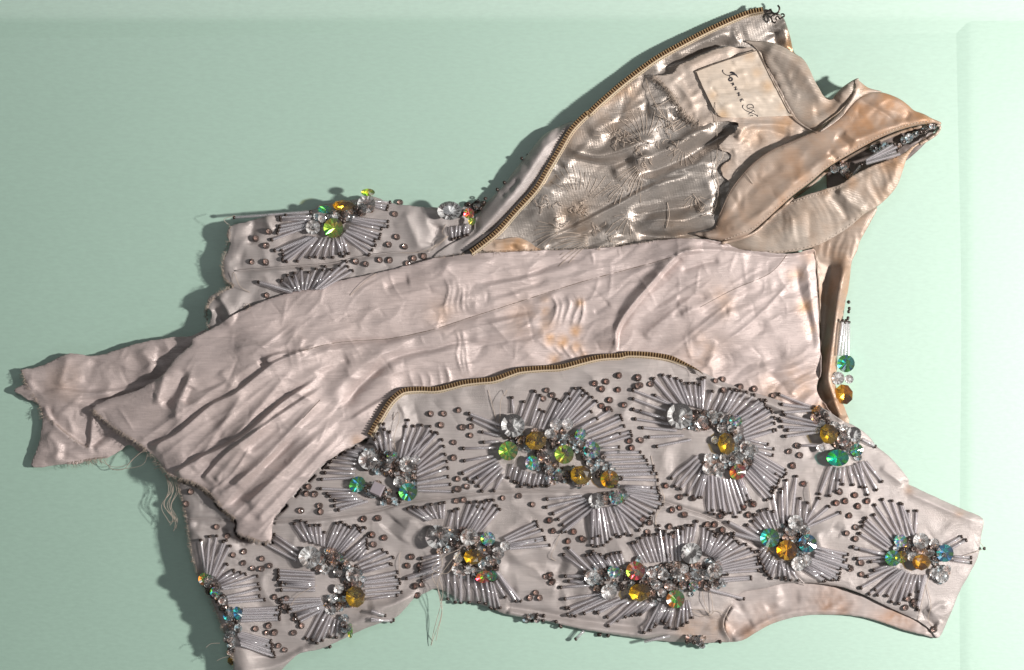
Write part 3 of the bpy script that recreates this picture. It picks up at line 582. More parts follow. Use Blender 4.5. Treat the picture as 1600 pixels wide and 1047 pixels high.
o_ml, pl_ml = panel('lining', ML, M_lining, [(144,639,26),(230,700,32),(300,745,44),(360,800,50),(410,840,52),(330,600,44),(400,720,56),(450,700,54),(500,720,50),(400,560,46),(560,680,38),(340,515,36),(450,480,34),(600,440,28),(700,420,28),(700,500,26),(600,600,28),(640,600,18),(760,575,16),(900,560,14),(850,480,24),(920,400,26),(1020,380,28),(1000,540,14),(980,440,22),(1100,430,30),(1150,500,26),(1100,560,18),(1250,450,22),(1260,600,16),(1240,560,20),(1150,680,6),(900,640,6),(1000,660,5),(700,660,6)],
    folds=[('L', qa([(1600,120),(1500,160),(1370,215),(1290,275),(1170,370),(1050,430),(880,570),(740,640)]), 9, 16, (.1,.05)),
           ('L', qa([(1600,285),(1400,420),(1200,590),(1000,690),(865,770)]), 11, 17, (.15,.04)),
           ('L', qa([(1620,330),(1450,440),(1300,545),(1130,670),(1010,800)]), 7, 12, (.15,.04)),
           ('c', qa([(1600,400),(1450,560),(1300,720),(1120,870)]), 3, 3, (.1,.05)), ('v', qa([(1500,560),(1350,720),(1200,880),(1140,950)]), 5, 7), ('r', qa([(1600,560),(1450,720),(1300,900),(1250,980)]), 4, 10),
           ('r', qa([(1160,150),(1300,130),(1400,160),(1290,210)]), 4, 8), ('v', qa([(1300,230),(1330,200)]), 5, 6), ('v', qa([(930,240),(890,340),(810,440)]), 6, 10), ('r', qa([(960,260),(920,350),(880,450),(890,520)]), 5, 9), ('r', qa([(830,260),(800,350),(790,430)]), 4, 7),
           ('v', qa([(960,330),(920,420)]), 4, 8), ('v', qa([(1130,560),(1000,660),(900,700)]), 3, 8), ('r', qa([(1100,250),(1160,330),(1200,320)]), 3, 9),
           # long back seam and creases
           ('v', Z(300,260,[(540,925),(700,885),(850,870),(1000,860)]) + qc([(250,590),(450,525),(700,445),(1000,350),(1300,270),(1440,230)]), 2.6, 3, (.02,.02)),
           ('R', Z(300,260,[(345,1000),(400,950),(540,925)]), 6, 12, (.3,.1)),
           ('r', Z(300,260,[(560,950),(540,900),(560,850)]), 3, 6),
           ('v', qc([(0,755),(130,710),(250,690),(350,660),(470,650)]), 4, 4), ('r', qc([(0,790),(200,730),(400,690)]), 4, 9), ('v', Z(500,500,[(100,450),(140,410),(200,330),(290,250),(360,205)]), 11, 8, (.25,.3)),
           ('R', Z(500,500,[(150,500),(260,430),(370,370),(430,350)]), 4, 9), ('r', Z(500,500,[(30,400),(180,260),(330,140),(480,90)]), 5, 16),
           ('v', Z(500,500,[(0,130),(150,110),(350,90),(480,60),(580,40)]), 3, 5), ('v', Z(500,500,[(0,300),(60,240),(150,200)]), 4, 10),
           ('v', qc([(230,570),(340,540),(420,520),(600,525),(790,485)]), 4, 8), ('r', qc([(420,640),(600,600),(800,560)]), 4, 10), ('v', qc([(430,680),(600,650),(800,600)]), 3, 6),
           ('v', qc([(0,385),(60,360),(130,345)]), 4, 7), ('r', qc([(130,330),(350,270),(600,240),(800,225)]), 4, 14), ('v', qc([(450,360),(700,320),(850,265),(1040,220)]), 4, 6), ('r', qc([(450,390),(650,350),(850,300),(1000,255)]), 3, 8),
           ('v', qc([(430,440),(620,400),(830,340)]), 2.5, 7), ('v', qc([(1050,510),(1130,460)]), 2, 4),
           # the big fold over the right half
           ('L', qc([(1160,705),(1165,600),(1220,500),(1330,370),(1440,250),(1500,205),(1600,195)]), 19, 24, (.10,.10)),
           ('v', qc([(1130,640),(1180,480),(1300,330),(1400,240)]), 5, 12),
           ('R', qr([(190,205),(300,190),(420,195),(560,215)]), 5, 10), ('v', qr([(200,300),(300,265),(400,245)]), 4, 5), ('v', qr([(100,330),(200,220)]), 4, 8),
           ('r', qr([(730,220),(650,310),(470,390),(300,480),(100,590),(20,690)]), 4, 9), ('v', qr([(560,340),(420,420),(300,520)]), 2.5, 10), ('r', qr([(250,650),(330,600),(480,480)]), 4, 10), ('v', qr([(350,760),(500,680),(650,560)]), 4, 14),
           ('r', qr([(20,640),(60,590),(180,510)]), 3, 7), ('v', qr([(380,760),(600,760),(740,700)]), 4, 12), ('r', qr([(380,640),(360,720),(330,790)]), 3, 8),
           ('v', qr([(780,250),(800,400),(850,560),(870,700)]), 4, 7), ('r', qr([(830,230),(850,400),(880,600)]), 3, 6), ('v', qr([(640,800),(700,860),(760,920)]), 4, 8),
           ('v', qr([(180,440),(300,420),(330,450)]), 3, 6), ('r', qr([(180,460),(260,480),(200,520)]), 3, 6)] + pleats +
          [('c', qc([(J(290+30*k), J(310+12*k)), (J(320+26*k), J(380+8*k)), (J(300+30*k), J(470)), (J(330+28*k), J(540-6*k))]), J(2.2, .9), J(2.4, .8), (.4,.4)) for k in range(5)] +
          [('c', qc([(J(355+22*k), J(580)), (J(370+20*k), 650), (J(365+20*k), 720+10*k), (J(400+18*k), J(830))]), J(2.2, .8), J(2.2, .6), (.3,.3)) for k in range(3)] +
          [('c', qc([(J(820+42*k), J(400+4*k)), (J(860+36*k), 460), (J(850+34*k), 520), (J(820+38*k), J(600))]), J(3.0, 1.1), J(2.6, .9), (.35,.35)) for k in range(5)] +
          [('c', qc([(J(840+44*k), J(660)), (J(870+40*k), 700), (J(910+34*k), J(735))]), J(2.4, .9), J(2.4, .7), (.3,.3)) for k in range(4)] +
          [('c', [(J(a, 6), J(b_, 6)), (J((a * .55 + c_ * .45), 8), J((b_ * .55 + d_ * .45), 8)), (J(c_, 14), J(d_, 10))], J(2.6, 1.3), J(4.0, 1.6), (.06, .35)) for a, b_, c_, d_ in
            [(210,690,430,540),(250,715,400,610),(270,735,470,560),(290,755,440,640),(318,762,520,590),(336,775,480,660),(350,790,545,610),(362,805,500,690),(380,820,560,640),(395,835,540,690),(410,838,560,670),(238,700,330,600),(325,770,400,680),(345,800,430,700)]] +
          [('c', [(J(a, 8), J(b_, 5)), (J((a + c_) / 2, 8), J((b_ + d_) / 2, 6)), (J(c_, 20), J(d_, 6))], J(1.8, .9), J(3.6, 1.4), (.3, .3)) for a, b_, c_, d_ in
            [(600,470,760,430),(620,500,800,450),(640,455,900,405),(700,520,860,490),(740,545,900,520),(560,600,700,560),(520,560,640,540),(860,440,1000,400),(640,580,780,560),(1010,520,1120,430),(1060,540,1180,440),(1100,560,1240,430),(1130,600,1240,560),(430,540,520,480),(380,560,470,500)]] +
          [('c', Z(500,500,[(J(430+50*k, 12), J(230, 30)), (J(460+46*k), 290), (J(470+44*k), 335)]), J(2.4, 1.2), J(3.2, 1), (.5,.1)) for k in range(5)],
    noise=[('c', 3.0, 120, 40, -.35, 22), ('c', .7, 40, 20, -.3, 23)], edge=3, edgew=5, fray=1.2, thick=.8, step=2.0, gap=3.5, crumple=[(220, 1.1, 1.5, -.33, .22, 42, 21), (90, 1.0, 1.4, .9, .5, 16, 22), (90, 2.0, 6, -.42, .35, 55, 1), (140, 1.3, 2.6, -.3, .7, 26, 2), (60, 1.6, 3.0, 1.3, .4, 22, 3)],
    stains=Z(600,330,[(800,500,9,1),(800,440,8,.5),(830,640,9,1),(890,650,10,1),(960,600,9,.9),(970,680,10,.9),(980,460,7,.7),(990,720,8,.8),(850,740,9,.6),(700,540,30,.25),(790,560,20,.4)]) +
            [(1270,400,16,.5),(1245,430,12,.8),(1258,480,12,.8),(1266,510,10,.7),(1250,600,30,.45),(1200,620,30,.35),(1130,470,25,.3),(1100,550,30,.25),(690,490,20,.3),(560,690,10,.6),(1280,640,12,.8)])

# back facing of the lower armhole, under the front panel
q5 = lambda p: Z(850, 720, p)
qs = lambda p: Z(1100, 720, p)
BF = q5([(640,700),(800,660),(900,660),(1000,600),(1200,560),(1400,590)]) + qs([(700,640),(850,690),(1000,760),(1110,830),(1160,870),(1160,888),(1100,872),(1000,848),(900,812),(800,785),(700,772),(560,770),(480,778),(420,790),(330,820),(250,865),(200,895),(150,906),(60,902)]) + q5([(760,900),(700,880),(640,850)])
panel('armhole_facing', BF, M_arm, [(1100,980,12),(1160,990,10),(1200,940,6),(1300,940,5),(1400,970,6),(1455,990,8)],
    folds=[('R', q5([(920,880),(905,820),(925,770),(960,720)]), 7, 9), ('r', q5([(940,900),(1010,870),(1080,820),(1180,775),(1300,752),(1450,755)]) + qs([(800,775),(1000,838),(1130,872)]), 5, 5, (.02,.02)),
           ('r', q5([(980,740),(1100,680),(1200,660)]), 4, 12), ('v', q5([(1100,740),(1200,700),(1290,690)]), 3, 10), ('r', q5([(1160,660),(1170,740)]), 2.5, 8), ('v', q5([(940,860),(1040,800)]), 4, 6)],
    noise=[('c', 2, 30, 16, -.2, 30), ('n', .8, 8, 8, 0, 31)], edge=2, edgew=4, stains=[(1130,985,20,1),(1080,985,24,.9),(1200,970,20,.8),(1300,950,30,.9),(1400,965,30,1),(1170,990,16,.8)], gap=1)

# front: beaded satin panel
FP = Z(500, 500, [(215,605),(250,570),(275,520),(300,482),(325,440),(352,404),(385,372),(425,350),(500,348),(580,347),(650,330),(720,312),(800,304),(870,297),(940,272),(1000,252),(1100,240),(1200,235),(1300,208),(1380,190),(1440,182),(1500,182)]) + \
     Z(920, 500, [(200,172),(300,176),(400,190),(470,218),(540,247),(620,285),(700,320),(780,348),(850,370),(930,395),(1000,418),(1100,430),(1180,445),(1260,500),(1330,530),(1400,580),(1440,632),(1500,680),(1560,745),(1600,800)]) + \
     qs([(1010,110),(1060,135),(1200,200),(1300,245),(1395,290),(1385,380),(1370,480),(1325,570),(1280,650),(1240,750),(1200,840),(1182,875),(1160,884),(1130,842),(1070,800),(1000,768),(900,722),(820,680),(750,652),(680,630),(600,618),(500,610),(400,615),(340,628),(280,642)]) + \
     q5([(1000,655),(960,690),(920,750),(900,800),(905,850),(930,902),(880,908),(780,912),(700,908),(600,903),(500,891),(400,878),(250,854),(120,828),(0,800)]) + \
     Z(500, 720, [(1000,782),(920,765),(850,735),(780,715),(700,698),(640,660),(580,640),(530,660),(470,690),(430,735),(380,782),(290,815),(200,850),(100,898),(0,942)]) + \
     Z(220, 720, [(800,962),(750,1000),(690,1060),(640,1090),(480,1090),(462,1000),(445,950),(430,900),(400,820),(370,740),(340,670),(300,600),(278,550),(260,500),(248,450),(240,400),(232,340),(222,280),(210,230),(198,180),(185,120),(182,60)]) + \
     [(290, 720), (330, 690), (420, 660), (500, 660), (540, 672)]
q7 = lambda p: Z(500, 500, p)
q8 = lambda p: Z(920, 500, p)
q3 = lambda p: Z(220, 720, p)
q4a = lambda p: Z(500, 720, p)
SEAM = q3([(222,290),(400,295),(690,298),(850,290),(1000,272),(1180,245),(1330,205),(1450,190)]) + q7([(600,890),(720,875),(850,860),(1100,850),(1400,853),(1530,858)]) + q5([(490,175),(600,205),(700,240),(800,272),(900,320),(1000,385),(1080,430),(1150,482),(1230,550),(1300,612)])
o_fp, pl_fp = panel('beaded_panel', FP, M_satin,
    [(280,760,30),(300,850,38),(330,950,38),(365,1030,36),(440,1035,20),(540,990,16),(650,925,10),(560,700,22),(600,640,25),(680,620,24),(800,590,24),(900,575,24),(1000,560,24),(1080,580,22),(1170,620,22),(1290,660,22),(1390,715,14),(1450,780,10),(1530,815,8),(1525,880,8),(1470,980,9),(1400,950,14),(1300,915,16),(1200,905,16),(1150,950,18),(1130,995,10),(1000,980,9),(850,960,9),(720,930,9),(800,850,22),(700,780,26),(900,700,26),(1100,700,26),(1300,800,20),(1000,850,26),(450,850,28),(450,950,26),(1400,850,16)],
    folds=[('v', SEAM, 3.6, 3.2, (.005,.005)), ('r', [(a, b + 6) for a, b in SEAM], 2.4, 5, (.01,.01)), ('r', [(a, b - 7) for a, b in SEAM], 2.0, 7, (.01,.01)),
           ('r', q7([(380,400),(420,480),(400,560)]), 5, 9), ('v', q7([(440,420),(490,500),(480,560)]), 3, 8), ('v', q7([(370,430),(330,520)]), 5, 8),
           ('r', q8([(560,300),(700,350),(850,400),(1000,460),(1100,480)]), 7, 8), ('v', q8([(620,330),(760,390),(900,450),(1050,500)]), 5, 6),
           ('r', q8([(1120,450),(1180,600),(1190,760)]), 3, 12), ('v', q8([(1090,560),(1120,700)]), 3, 10),
           ('v', q4a([(900,500),(1000,520),(1150,510),(1250,540)]), 7, 16), ('r', q4a([(960,660),(1100,640),(1200,650)]), 5, 12), ('r', q4a([(920,480),(1050,460),(1180,430)]), 3, 10),
           ('r', q4a([(400,400),(440,330),(450,280)]), 4, 12), ('v', q4a([(330,350),(380,290)]), 4, 14),
           ('r', q4a([(930,755),(1100,790),(1300,835),(1500,860),(1600,872)]) + q5([(600,860),(850,890)]), 5, 6, (.02,.05)), ('v', q4a([(930,730),(1100,755),(1300,795),(1500,820),(1600,830)]) + q5([(560,840)]), 5, 5, (.02,.1)),
           ('r', q3([(470,1060),(700,1020),(900,900),(1100,800),(1300,700),(1400,650)]), 6, 9, (.05,.1)), ('v', q3([(520,980),(700,970),(850,900),(1030,820)]), 5, 7), ('r', q3([(1130,740),(1250,720),(1400,660)]), 5, 10),
           ('v', q3([(800,940),(900,930),(1000,870)]), 3, 5), ('r', q3([(260,330),(330,400),(500,420)]), 4, 9), ('v', q3([(240,310),(400,340),(560,400)]), 6, 8),
           ('r', q5([(700,740),(820,760),(860,860)]), 5, 12), ('v', q5([(760,820),(860,800),(900,840)]), 3, 7), ('r', q5([(1130,610),(1300,590),(1500,630)]) + qs([(850,700),(1000,770)]), 3, 6),
           ('r', qs([(1000,150),(1180,230),(1370,310)]), 3, 5), ('r', qs([(1120,760),(1180,720),(1220,730)]), 4, 6), ('v', qs([(1080,740),(1120,800),(1170,830)]), 4, 6), ('r', qs([(1150,850),(1190,800)]), 3, 5),
           ('r', qs([(560,350),(580,420),(600,480)]), 3, 8), ('v', qs([(640,330),(690,360)]), 3, 8), ('r', qs([(880,30),(960,90),(1000,120)]), 3, 5)],
    noise=[('c', 2.6, 70, 50, .2, 40), ('n', .8, 28, 22, .3, 41), ('p', .25, 9, 12, .4, 42)], edge=5, edgew=6, under=FLAP, thick=1.6, step=2.2, crumple=[(90, 1.4, 5, .3, .9, 32, 9), (120, .9, 1.7, .3, 1.2, 18, 10)], gap=2.5, fray=.5,
    stains=[(1120,985,22,.9),(1080,980,24,.8),(1150,960,20,.5),(1420,765,8,.7),(1500,800,8,.8),(1280,935,20,.5),(1330,650,10,.5)])

# ------------------------------------------------------------------ helper for things laid on the cloth
_gx, _gy = np.meshgrid(GX0 + np.arange(GW) * GS, GY0 + np.arange(GH) * GS)
HB = np.where(inside(_gx, _gy, FLAP) & (OWN > 0), OWN, HM)      # the beaded cloth itself, also where the lining flap lies over it
TOPM = HB
def top(x, y): return sample(x, y, TOPM)
B_seamcord = Buf()
def laid(pts, r, lift=0., n=8, B=None, sides=5, wob=0.):
    q = smooth(pts, n) if len(pts) > 2 else np.array([np.array(pts[0]) + (np.array(pts[1]) - np.array(pts[0])) * t for t in np.linspace(0, 1, n)], float)
    z = top(q[:, 0], q[:, 1]) + r + lift
    if wob: z = z + wob * np.abs(np.sin(np.linspace(0, 3.1, len(q))))
    tube(B, W(q[:, 0], q[:, 1], z), r * S, sides)
B = Buf(); laid(SEAM, 1.1, -.6, B=B); laid([(a, b + 3.5) for a, b in SEAM], .35, -.1, B=B, sides=4)
B.build('seam_cord', M_satin, o_fp)
B = Buf(); laid(Z(300,260,[(215,522),(500,500),(700,485),(830,455),(1000,430),(1190,430)]), 1.3, 0, B=B); B.build('seam_cord', M_satin, o_side)
B = Buf(); laid(Z(300,260,[(540,925),(700,885),(850,870),(1000,860)]) + qc([(250,590),(450,525),(700,445),(1000,350),(1300,270),(1440,230)]), .6, -.7, B=B, sides=4)
laid(qa([(1600,400),(1450,560),(1300,720),(1120,870)]), .5, -.3, B=B, sides=4); laid(qr([(870,190),(890,350),(900,520),(905,700),(890,890)]), .6, -.2, B=B, sides=4)
laid(qr([(740,210),(650,310),(470,390),(300,480)]), .4, -.3, B=B, sides=4)
B.build('lining_seam', M_thread_dark, o_ml)

# zips
def zip_(pts, side, parent, tape_w=4.5, n=10, wt=4.4, lift=2.0, taper=0):
    q = smooth(pts, n); L = np.concatenate([[0], np.cumsum(np.hypot(*np.diff(q, axis=0).T))]); tot = L[-1]
    # tape
    s = np.linspace(0, tot, int(tot / 4)); x = np.interp(s, L, q[:, 0]); y = np.interp(s, L, q[:, 1])
    tx = np.gradient(x); ty = np.gradient(y); l = np.hypot(tx, ty); nx, ny = -ty / l * side, tx / l * side
    z0 = blur1(dil1(np.maximum(top(x, y), np.maximum(top(x + nx * 5, y + ny * 5), top(x - nx * 3, y - ny * 3)))))
    tpr = np.clip((tot - s) / taper, .12, 1) if taper else np.ones(len(s))
    V = []; offs = [1.2, 2, 3.5, tape_w, tape_w + 3, tape_w + 4]; hs = [1.6, 2.2, 2.2, 1.8, 1.2, -2]
    for o_, h_ in zip(offs, hs):
        zz = np.maximum(z0 + h_, top(x + nx * o_, y + ny * o_) + .6) if o_ < tape_w + 4 else z0 - 2
        V.append(W(x + nx * o_ * tpr, y + ny * o_ * tpr, zz - (1 - tpr) * 3))
    V = np.stack(V, 1).reshape(-1, 3); k = len(offs)
    Fc = [(j * k + i, j * k + i + 1, (j + 1) * k + i + 1, (j + 1) * k + i) for j in range(len(x) - 1) for i in range(k - 1)]
    link('zip_tape', mesh('zip_tape', V, Fc, M_tape), parent)
    V = np.stack([W(x + nx * o_ * tpr, y + ny * o_ * tpr, z0 + h_ - (1 - tpr) * 3) for o_, h_ in ((-3.2, 1.0), (-2.2, 2.6), (3.4, 2.9), (4.2, 1.4))], 1).reshape(-1, 3)
    Fc = [(j * 4 + i, j * 4 + i + 1, (j + 1) * 4 + i + 1, (j + 1) * 4 + i) for j in range(len(x) - 1) for i in range(3)]
    link('zip_gap_shade', mesh('zip_gap_shade', V, Fc, M_gap_shade), parent)  # dark strip added under the teeth, painting the shade in the gaps
    # stitching along the tape
    B = Buf(); m = int(tot / 4.2)
    for j in range(m):
        a = (j + .15) * tot / m; b = (j + .8) * tot / m
        pa = [np.interp(t, s, x + nx * (tape_w + 2.2)) for t in (a, b)]; pb = [np.interp(t, s, y + ny * (tape_w + 2.2)) for t in (a, b)]
        pz = [np.interp(t, s, z0) + 2.0 for t in (a, b)]
        tube(B, W(pa, pb, np.maximum(pz, top(np.array(pa), np.array(pb)) + 1.4)), .35 * S, 4)
    B.build('zip_stitching', M_thread_dark, parent, 'stuff')
    # teeth
    B = Buf(); pitch = 4.3; m = int(tot / pitch)
    base = np.array([(-1.45,-.5,-.5),(1.45,-.5,-.5),(1.45,.5,-.5),(-1.45,.5,-.5),(-1.2,-.46,.42),(1.2,-.46,.42),(1.2,.46,.42),(-1.2,.46,.42)])
    Ft = [(3,2,1,0),(4,5,6,7),(0,1,5,4),(1,2,6,5),(2,3,7,6),(3,0,4,7)]
    for j in range(m):
        t = (j + .5) * tot / m; cx, cy = np.interp(t, s, x), np.interp(t, s, y); tq = np.interp(t, s, tpr); cz = np.interp(t, s, z0) + 2.2 + lift - (1 - tq) * 3.5
        dx, dy = np.interp(t, s, tx / l), np.interp(t, s, ty / l); ex, ey = np.interp(t, s, nx), np.interp(t, s, ny)
        for (off, ln, wd, hh) in ((1.0, wt + 1.6, .50, 3.2), (-1.8, 2.2, .74, 3.8)):
            v = base * np.array([wd, ln, hh])
            px = cx + dx * v[:, 0] + ex * (v[:, 1] + off) * tq; py = cy + dy * v[:, 0] + ey * (v[:, 1] + off) * tq
            B.add(W(px, py, cz + v[:, 2] + rnd.uniform(-.2, .2)), Ft)
    B.build('zip_teeth', M_brass, parent, 'stuff', shade=False)
def dil1(a): 
    for _ in range(2): a = np.maximum.reduce([a, np.roll(a, 1), np.roll(a, -1)])
    return a
def blur1(a):
    p = np.pad(a, 6, 'edge'); return np.convolve(p, np.ones(9) / 9, 'same')[6:-6]
ZT = q6([(175,748),(300,650),(400,540),(500,430),(560,330),(620,230),(680,130),(760,50)]) + Z(900, 0, [(60,565),(120,508),(250,398),(400,288),(550,204),(700,128),(850,64),(935,44)])
zip_(ZT, 1, o_zp)
ZB = Z(500, 500, [(245,575),(275,520),(300,482),(325,440),(352,402),(385,370),(425,348),(500,342),(580,343),(650,328),(720,310),(800,300),(870,293),(940,268),(1000,248),(1100,238),(1200,232),(1300,206),(1380,186),(1440,178),(1500,176)]) + Z(920, 500, [(200,166),(300,170),(400,185),(470,212),(540,246),(570,268)])
zip_(ZB, 1, o_fp, wt=3.8, taper=55)

# hook and eye at the top of the zip
B = Buf(); zt = 26
hk = Z(1160, 0, [(440,65),(462,95),(458,140),(430,165),(395,168),(365,145),(350,110)], 8); q = smooth(hk, 6); tube(B, W(q[:,0], q[:,1], np.full(len(q), 20.)), 1.5 * S, 7)
hk = Z(1160, 0, [(450,180),(400,185),(370,215),(370,260),(400,285),(425,262),(420,225),(440,205),(470,235),(500,215),(525,200),(510,175),(480,180)], 8); q = smooth(hk, 6); tube(B, W(q[:,0], q[:,1], 17 + np.arange(len(q)) * .05), 1.3 * S, 7)
hk = Z(1160, 0, [(350,120),(330,135),(290,130),(270,140)], 8); q = smooth(hk, 6); tube(B, W(q[:,0], q[:,1], 19 + np.arange(len(q)) * 0), 2.0 * S, 7)
B.build('hook_and_eye', M_hook, bodice)

# ------------------------------------------------------------------ writing on the label
B = Buf()
def ink(pts, wd=.55, k=4, sm=5):
    p = Z(1080, 60, pts, 8); q = smooth(p, sm) if len(p) > 2 else np.array(p, float)
    if len(p) == 2: q = np.array([q[0] + (q[1] - q[0]) * t for t in np.linspace(0, 1, 5)])
    T = np.gradient(q, axis=0); T /= np.hypot(*T.T)[:, None] + 1e-9; Nn = np.stack([-T[:, 1], T[:, 0]], 1)
    ww = wd * (np.array(1.0) if np.isscalar(wd) else 1); ww = np.full(len(q), wd) if np.isscalar(wd) else np.interp(np.linspace(0, 1, len(q)), np.linspace(0, 1, len(wd)), wd)
    a = q + Nn * ww[:, None]; b = q - Nn * ww[:, None]
    z = blur1(np.maximum(top(q[:, 0], q[:, 1]), np.maximum(top(a[:,0],a[:,1]), top(b[:,0],b[:,1])))) + .35
    z = np.maximum(z, np.maximum(top(a[:,0],a[:,1]), top(b[:,0],b[:,1])) + .25)
    V = np.concatenate([W(a[:, 0], a[:, 1], z), W(b[:, 0], b[:, 1], z)]); n = len(q)
    B.add(V, [(i, i + 1, n + i + 1, n + i) for i in range(n - 1)])
dv = np.array([.5, .87]); uv = np.array([.87, -.5])
def glyph(cx, cy, strokes, s=1.0, wd=.5):
    for st in strokes:
        ink([tuple(np.array([cx, cy]) + dv * a * s + uv * b * s) for a, b in st], wd, sm=2)
ink([(400,392),(392,405),(400,425),(425,450),(470,464),(515,452),(555,455),(578,480),(590,488)], [.5,.9,.5,.5,.6,.8,1.3,.6,.3])
ink([(485,432),(510,428),(535,438),(550,455)], [.6,1.8,1.6,.5]); ink([(475,462),(482,480),(490,500)], [.4,.6,.4])
ink([(482,492),(470,512),(485,530),(508,524),(512,502),(494,490),(482,492)], 1.2)
glyph(515, 572, [[(-20,-16),(0,20)], [(0,20),(20,-16)], [(-10,-3),(11,-3)]], .95, .45); ink([(522,552),(532,585)], 1.0)
for cx, cy in ((557, 625), (596, 698)):
    glyph(cx, cy, [[(-18,-17),(-18,17)], [(-18,17),(17,-17)], [(17,-17),(17,17)]], 1, .45); glyph(cx, cy, [[(-15,14),(14,-14)]], 1, .9)
glyph(632, 775, [[(-14,-18),(-14,18)], [(-14,18),(13,18)], [(-14,0),(9,0)], [(-14,-18),(14,-18)]], 1, .5); glyph(632, 775, [[(-13,-17),(-13,17)]], 1, .9)
ink([(655,830),(643,845),(650,875),(690,905),(750,930),(800,950),(830,972)], [.5,.8,.4,.5,.6,.5,.4])
ink([(700,885),(745,865),(778,870),(770,835),(735,824),(705,835),(700,862),(728,880),(775,900),(800,925)], [.3,.4,.5,.6,.5,.5,.4,.4,.5,.4])
ink([(712,950),(745,925),(780,905)], [.3,.6,.3]); ink([(735,972),(765,958),(772,972)], .45); ink([(806,985),(832,976),(822,956)], .5)
B.build('label_lettering', M_ink, o_lb, label='black script lettering cut off at the lower edge')
B = Buf()
for pts in ([(70,410),(300,322),(560,235),(825,150)], [(835,150),(1000,465),(1130,715),(1250,945)], [(66,420),(110,535),(180,685),(270,865),(330,945)]):
    laid(Z(1080, 60, pts, 8), .5, -.1, B=B, sides=4)
B.build('label_stitching', M_thread_dark, o_lb)
laid_ = Buf(); laid(Z(900, 0, [(905,250),(1000,440),(1090,595),(1205,668)]), .6, .1, B=laid_, sides=4); laid_.build('facing_seam', M_thread_dark, o_nf)
# neck stitching
def stitches(name, pts, parent, gapl=5.0, r=.55, mat=None, off=0.):
    B = Buf(); q = smooth(pts, 8); L = np.concatenate([[0], np.cumsum(np.hypot(*np.diff(q, axis=0).T))]); m = int(L[-1] / gapl)
    for j in range(m):
        a, b = [(j + f) * L[-1] / m for f in (.1, .72)]; xs = np.interp([a, (a + b) / 2, b], L, q[:, 0]); ys = np.interp([a, (a + b) / 2, b], L, q[:, 1])
        z = top(xs, ys).max() + np.array([-.2, r, -.2]) + off; tube(B, W(xs, ys, z), r * S, 4)
    B.build(name, mat or M_thread, parent, 'stuff')
nb = [o for o in bpy.data.objects if o.name.startswith('neck_band')]
nb = sorted(nb, key=lambda o: o.name)
stitches('stitching', q4([(260,880),(400,822),(500,736),(600,648),(700,572),(780,505),(900,432),(1050,352),(1180,303),(1300,284)]), nb[1])
stitches('stitching', q4([(560,706),(650,676),(750,645),(850,612)]), nb[0]); stitches('stitching', q4([(480,936),(540,940),(600,930),(700,908),(780,872),(880,810),(960,744)]), nb[0], 6, .45)
B = Buf(); laid(q4([(300,284),(300,284)]) if 0 else q4([(250,896),(400,850),(500,764),(600,676),(700,600),(780,532),(900,458),(1050,380),(1180,330),(1300,303),(1338,312),(1325,345),(1290,372),(1240,400)]), 2.6, -1, B=B, sides=7)
B.build('neck_piping', M_rust, nb[1])
laid_ = Buf(); laid(q4([(235,760),(300,622),(400,505),(500,432),(600,388),(680,354)]), .9, .4, B=laid_, sides=5); laid_.build('binding_edge', M_thread_dark, nb[1])

# ------------------------------------------------------------------ beads
def cyl(n, r0, r1, z0, z1, base=0):
    V = [(r0 * math.cos(2 * math.pi * k / n), r0 * math.sin(2 * math.pi * k / n), z0) for k in range(n)] + [(r1 * math.cos(2 * math.pi * k / n), r1 * math.sin(2 * math.pi * k / n), z1) for k in range(n)]
    return V, [(base + k, base + (k + 1) % n, base + n + (k + 1) % n, base + n + k) for k in range(n)]
def bugle_proto(n=12):
    # glass tube, unit length along +z, unit radius, with a hollow bore
    V, Fo = cyl(n, 1, 1, 0, 1); Vi, Fi = cyl(n, .45, .45, 0, 1, 2 * n); Fi = [f[::-1] for f in Fi]
    caps = [(k, 2 * n + k, 2 * n + (k + 1) % n, (k + 1) % n) for k in range(n)] + [(n + k, n + (k + 1) % n, 3 * n + (k + 1) % n, 3 * n + k) for k in range(n)]
    Fs = Fo + Fi + caps
    Fs = Fo + [tuple(range(n))[::-1], tuple(range(n, 2 * n))]
    Vc, Fcc = cyl(6, .24, .24, .01, .99, len(V))
    return V + Vc, Fs + Fcc, [0] * len(Fs) + [1] * len(Fcc)
def seed_proto(n=8):
    rows = [(.35, -.75), (.85, -.6), (1.0, 0), (.85, .6), (.35, .75)]
    V = [(r * math.cos(2 * math.pi * k / n), r * math.sin(2 * math.pi * k / n), z) for r, z in rows for k in range(n)]
    Fc = [(j * n + k, j * n + (k + 1) % n, (j + 1) * n + (k + 1) % n, (j + 1) * n + k) for j in range(len(rows)) for k in range(n)]
    m = len(rows); Fc = [(a, b, c % (m * n), d % (m * n)) for a, b, c, d in Fc]
    return V, Fc, [0] * len(Fc)
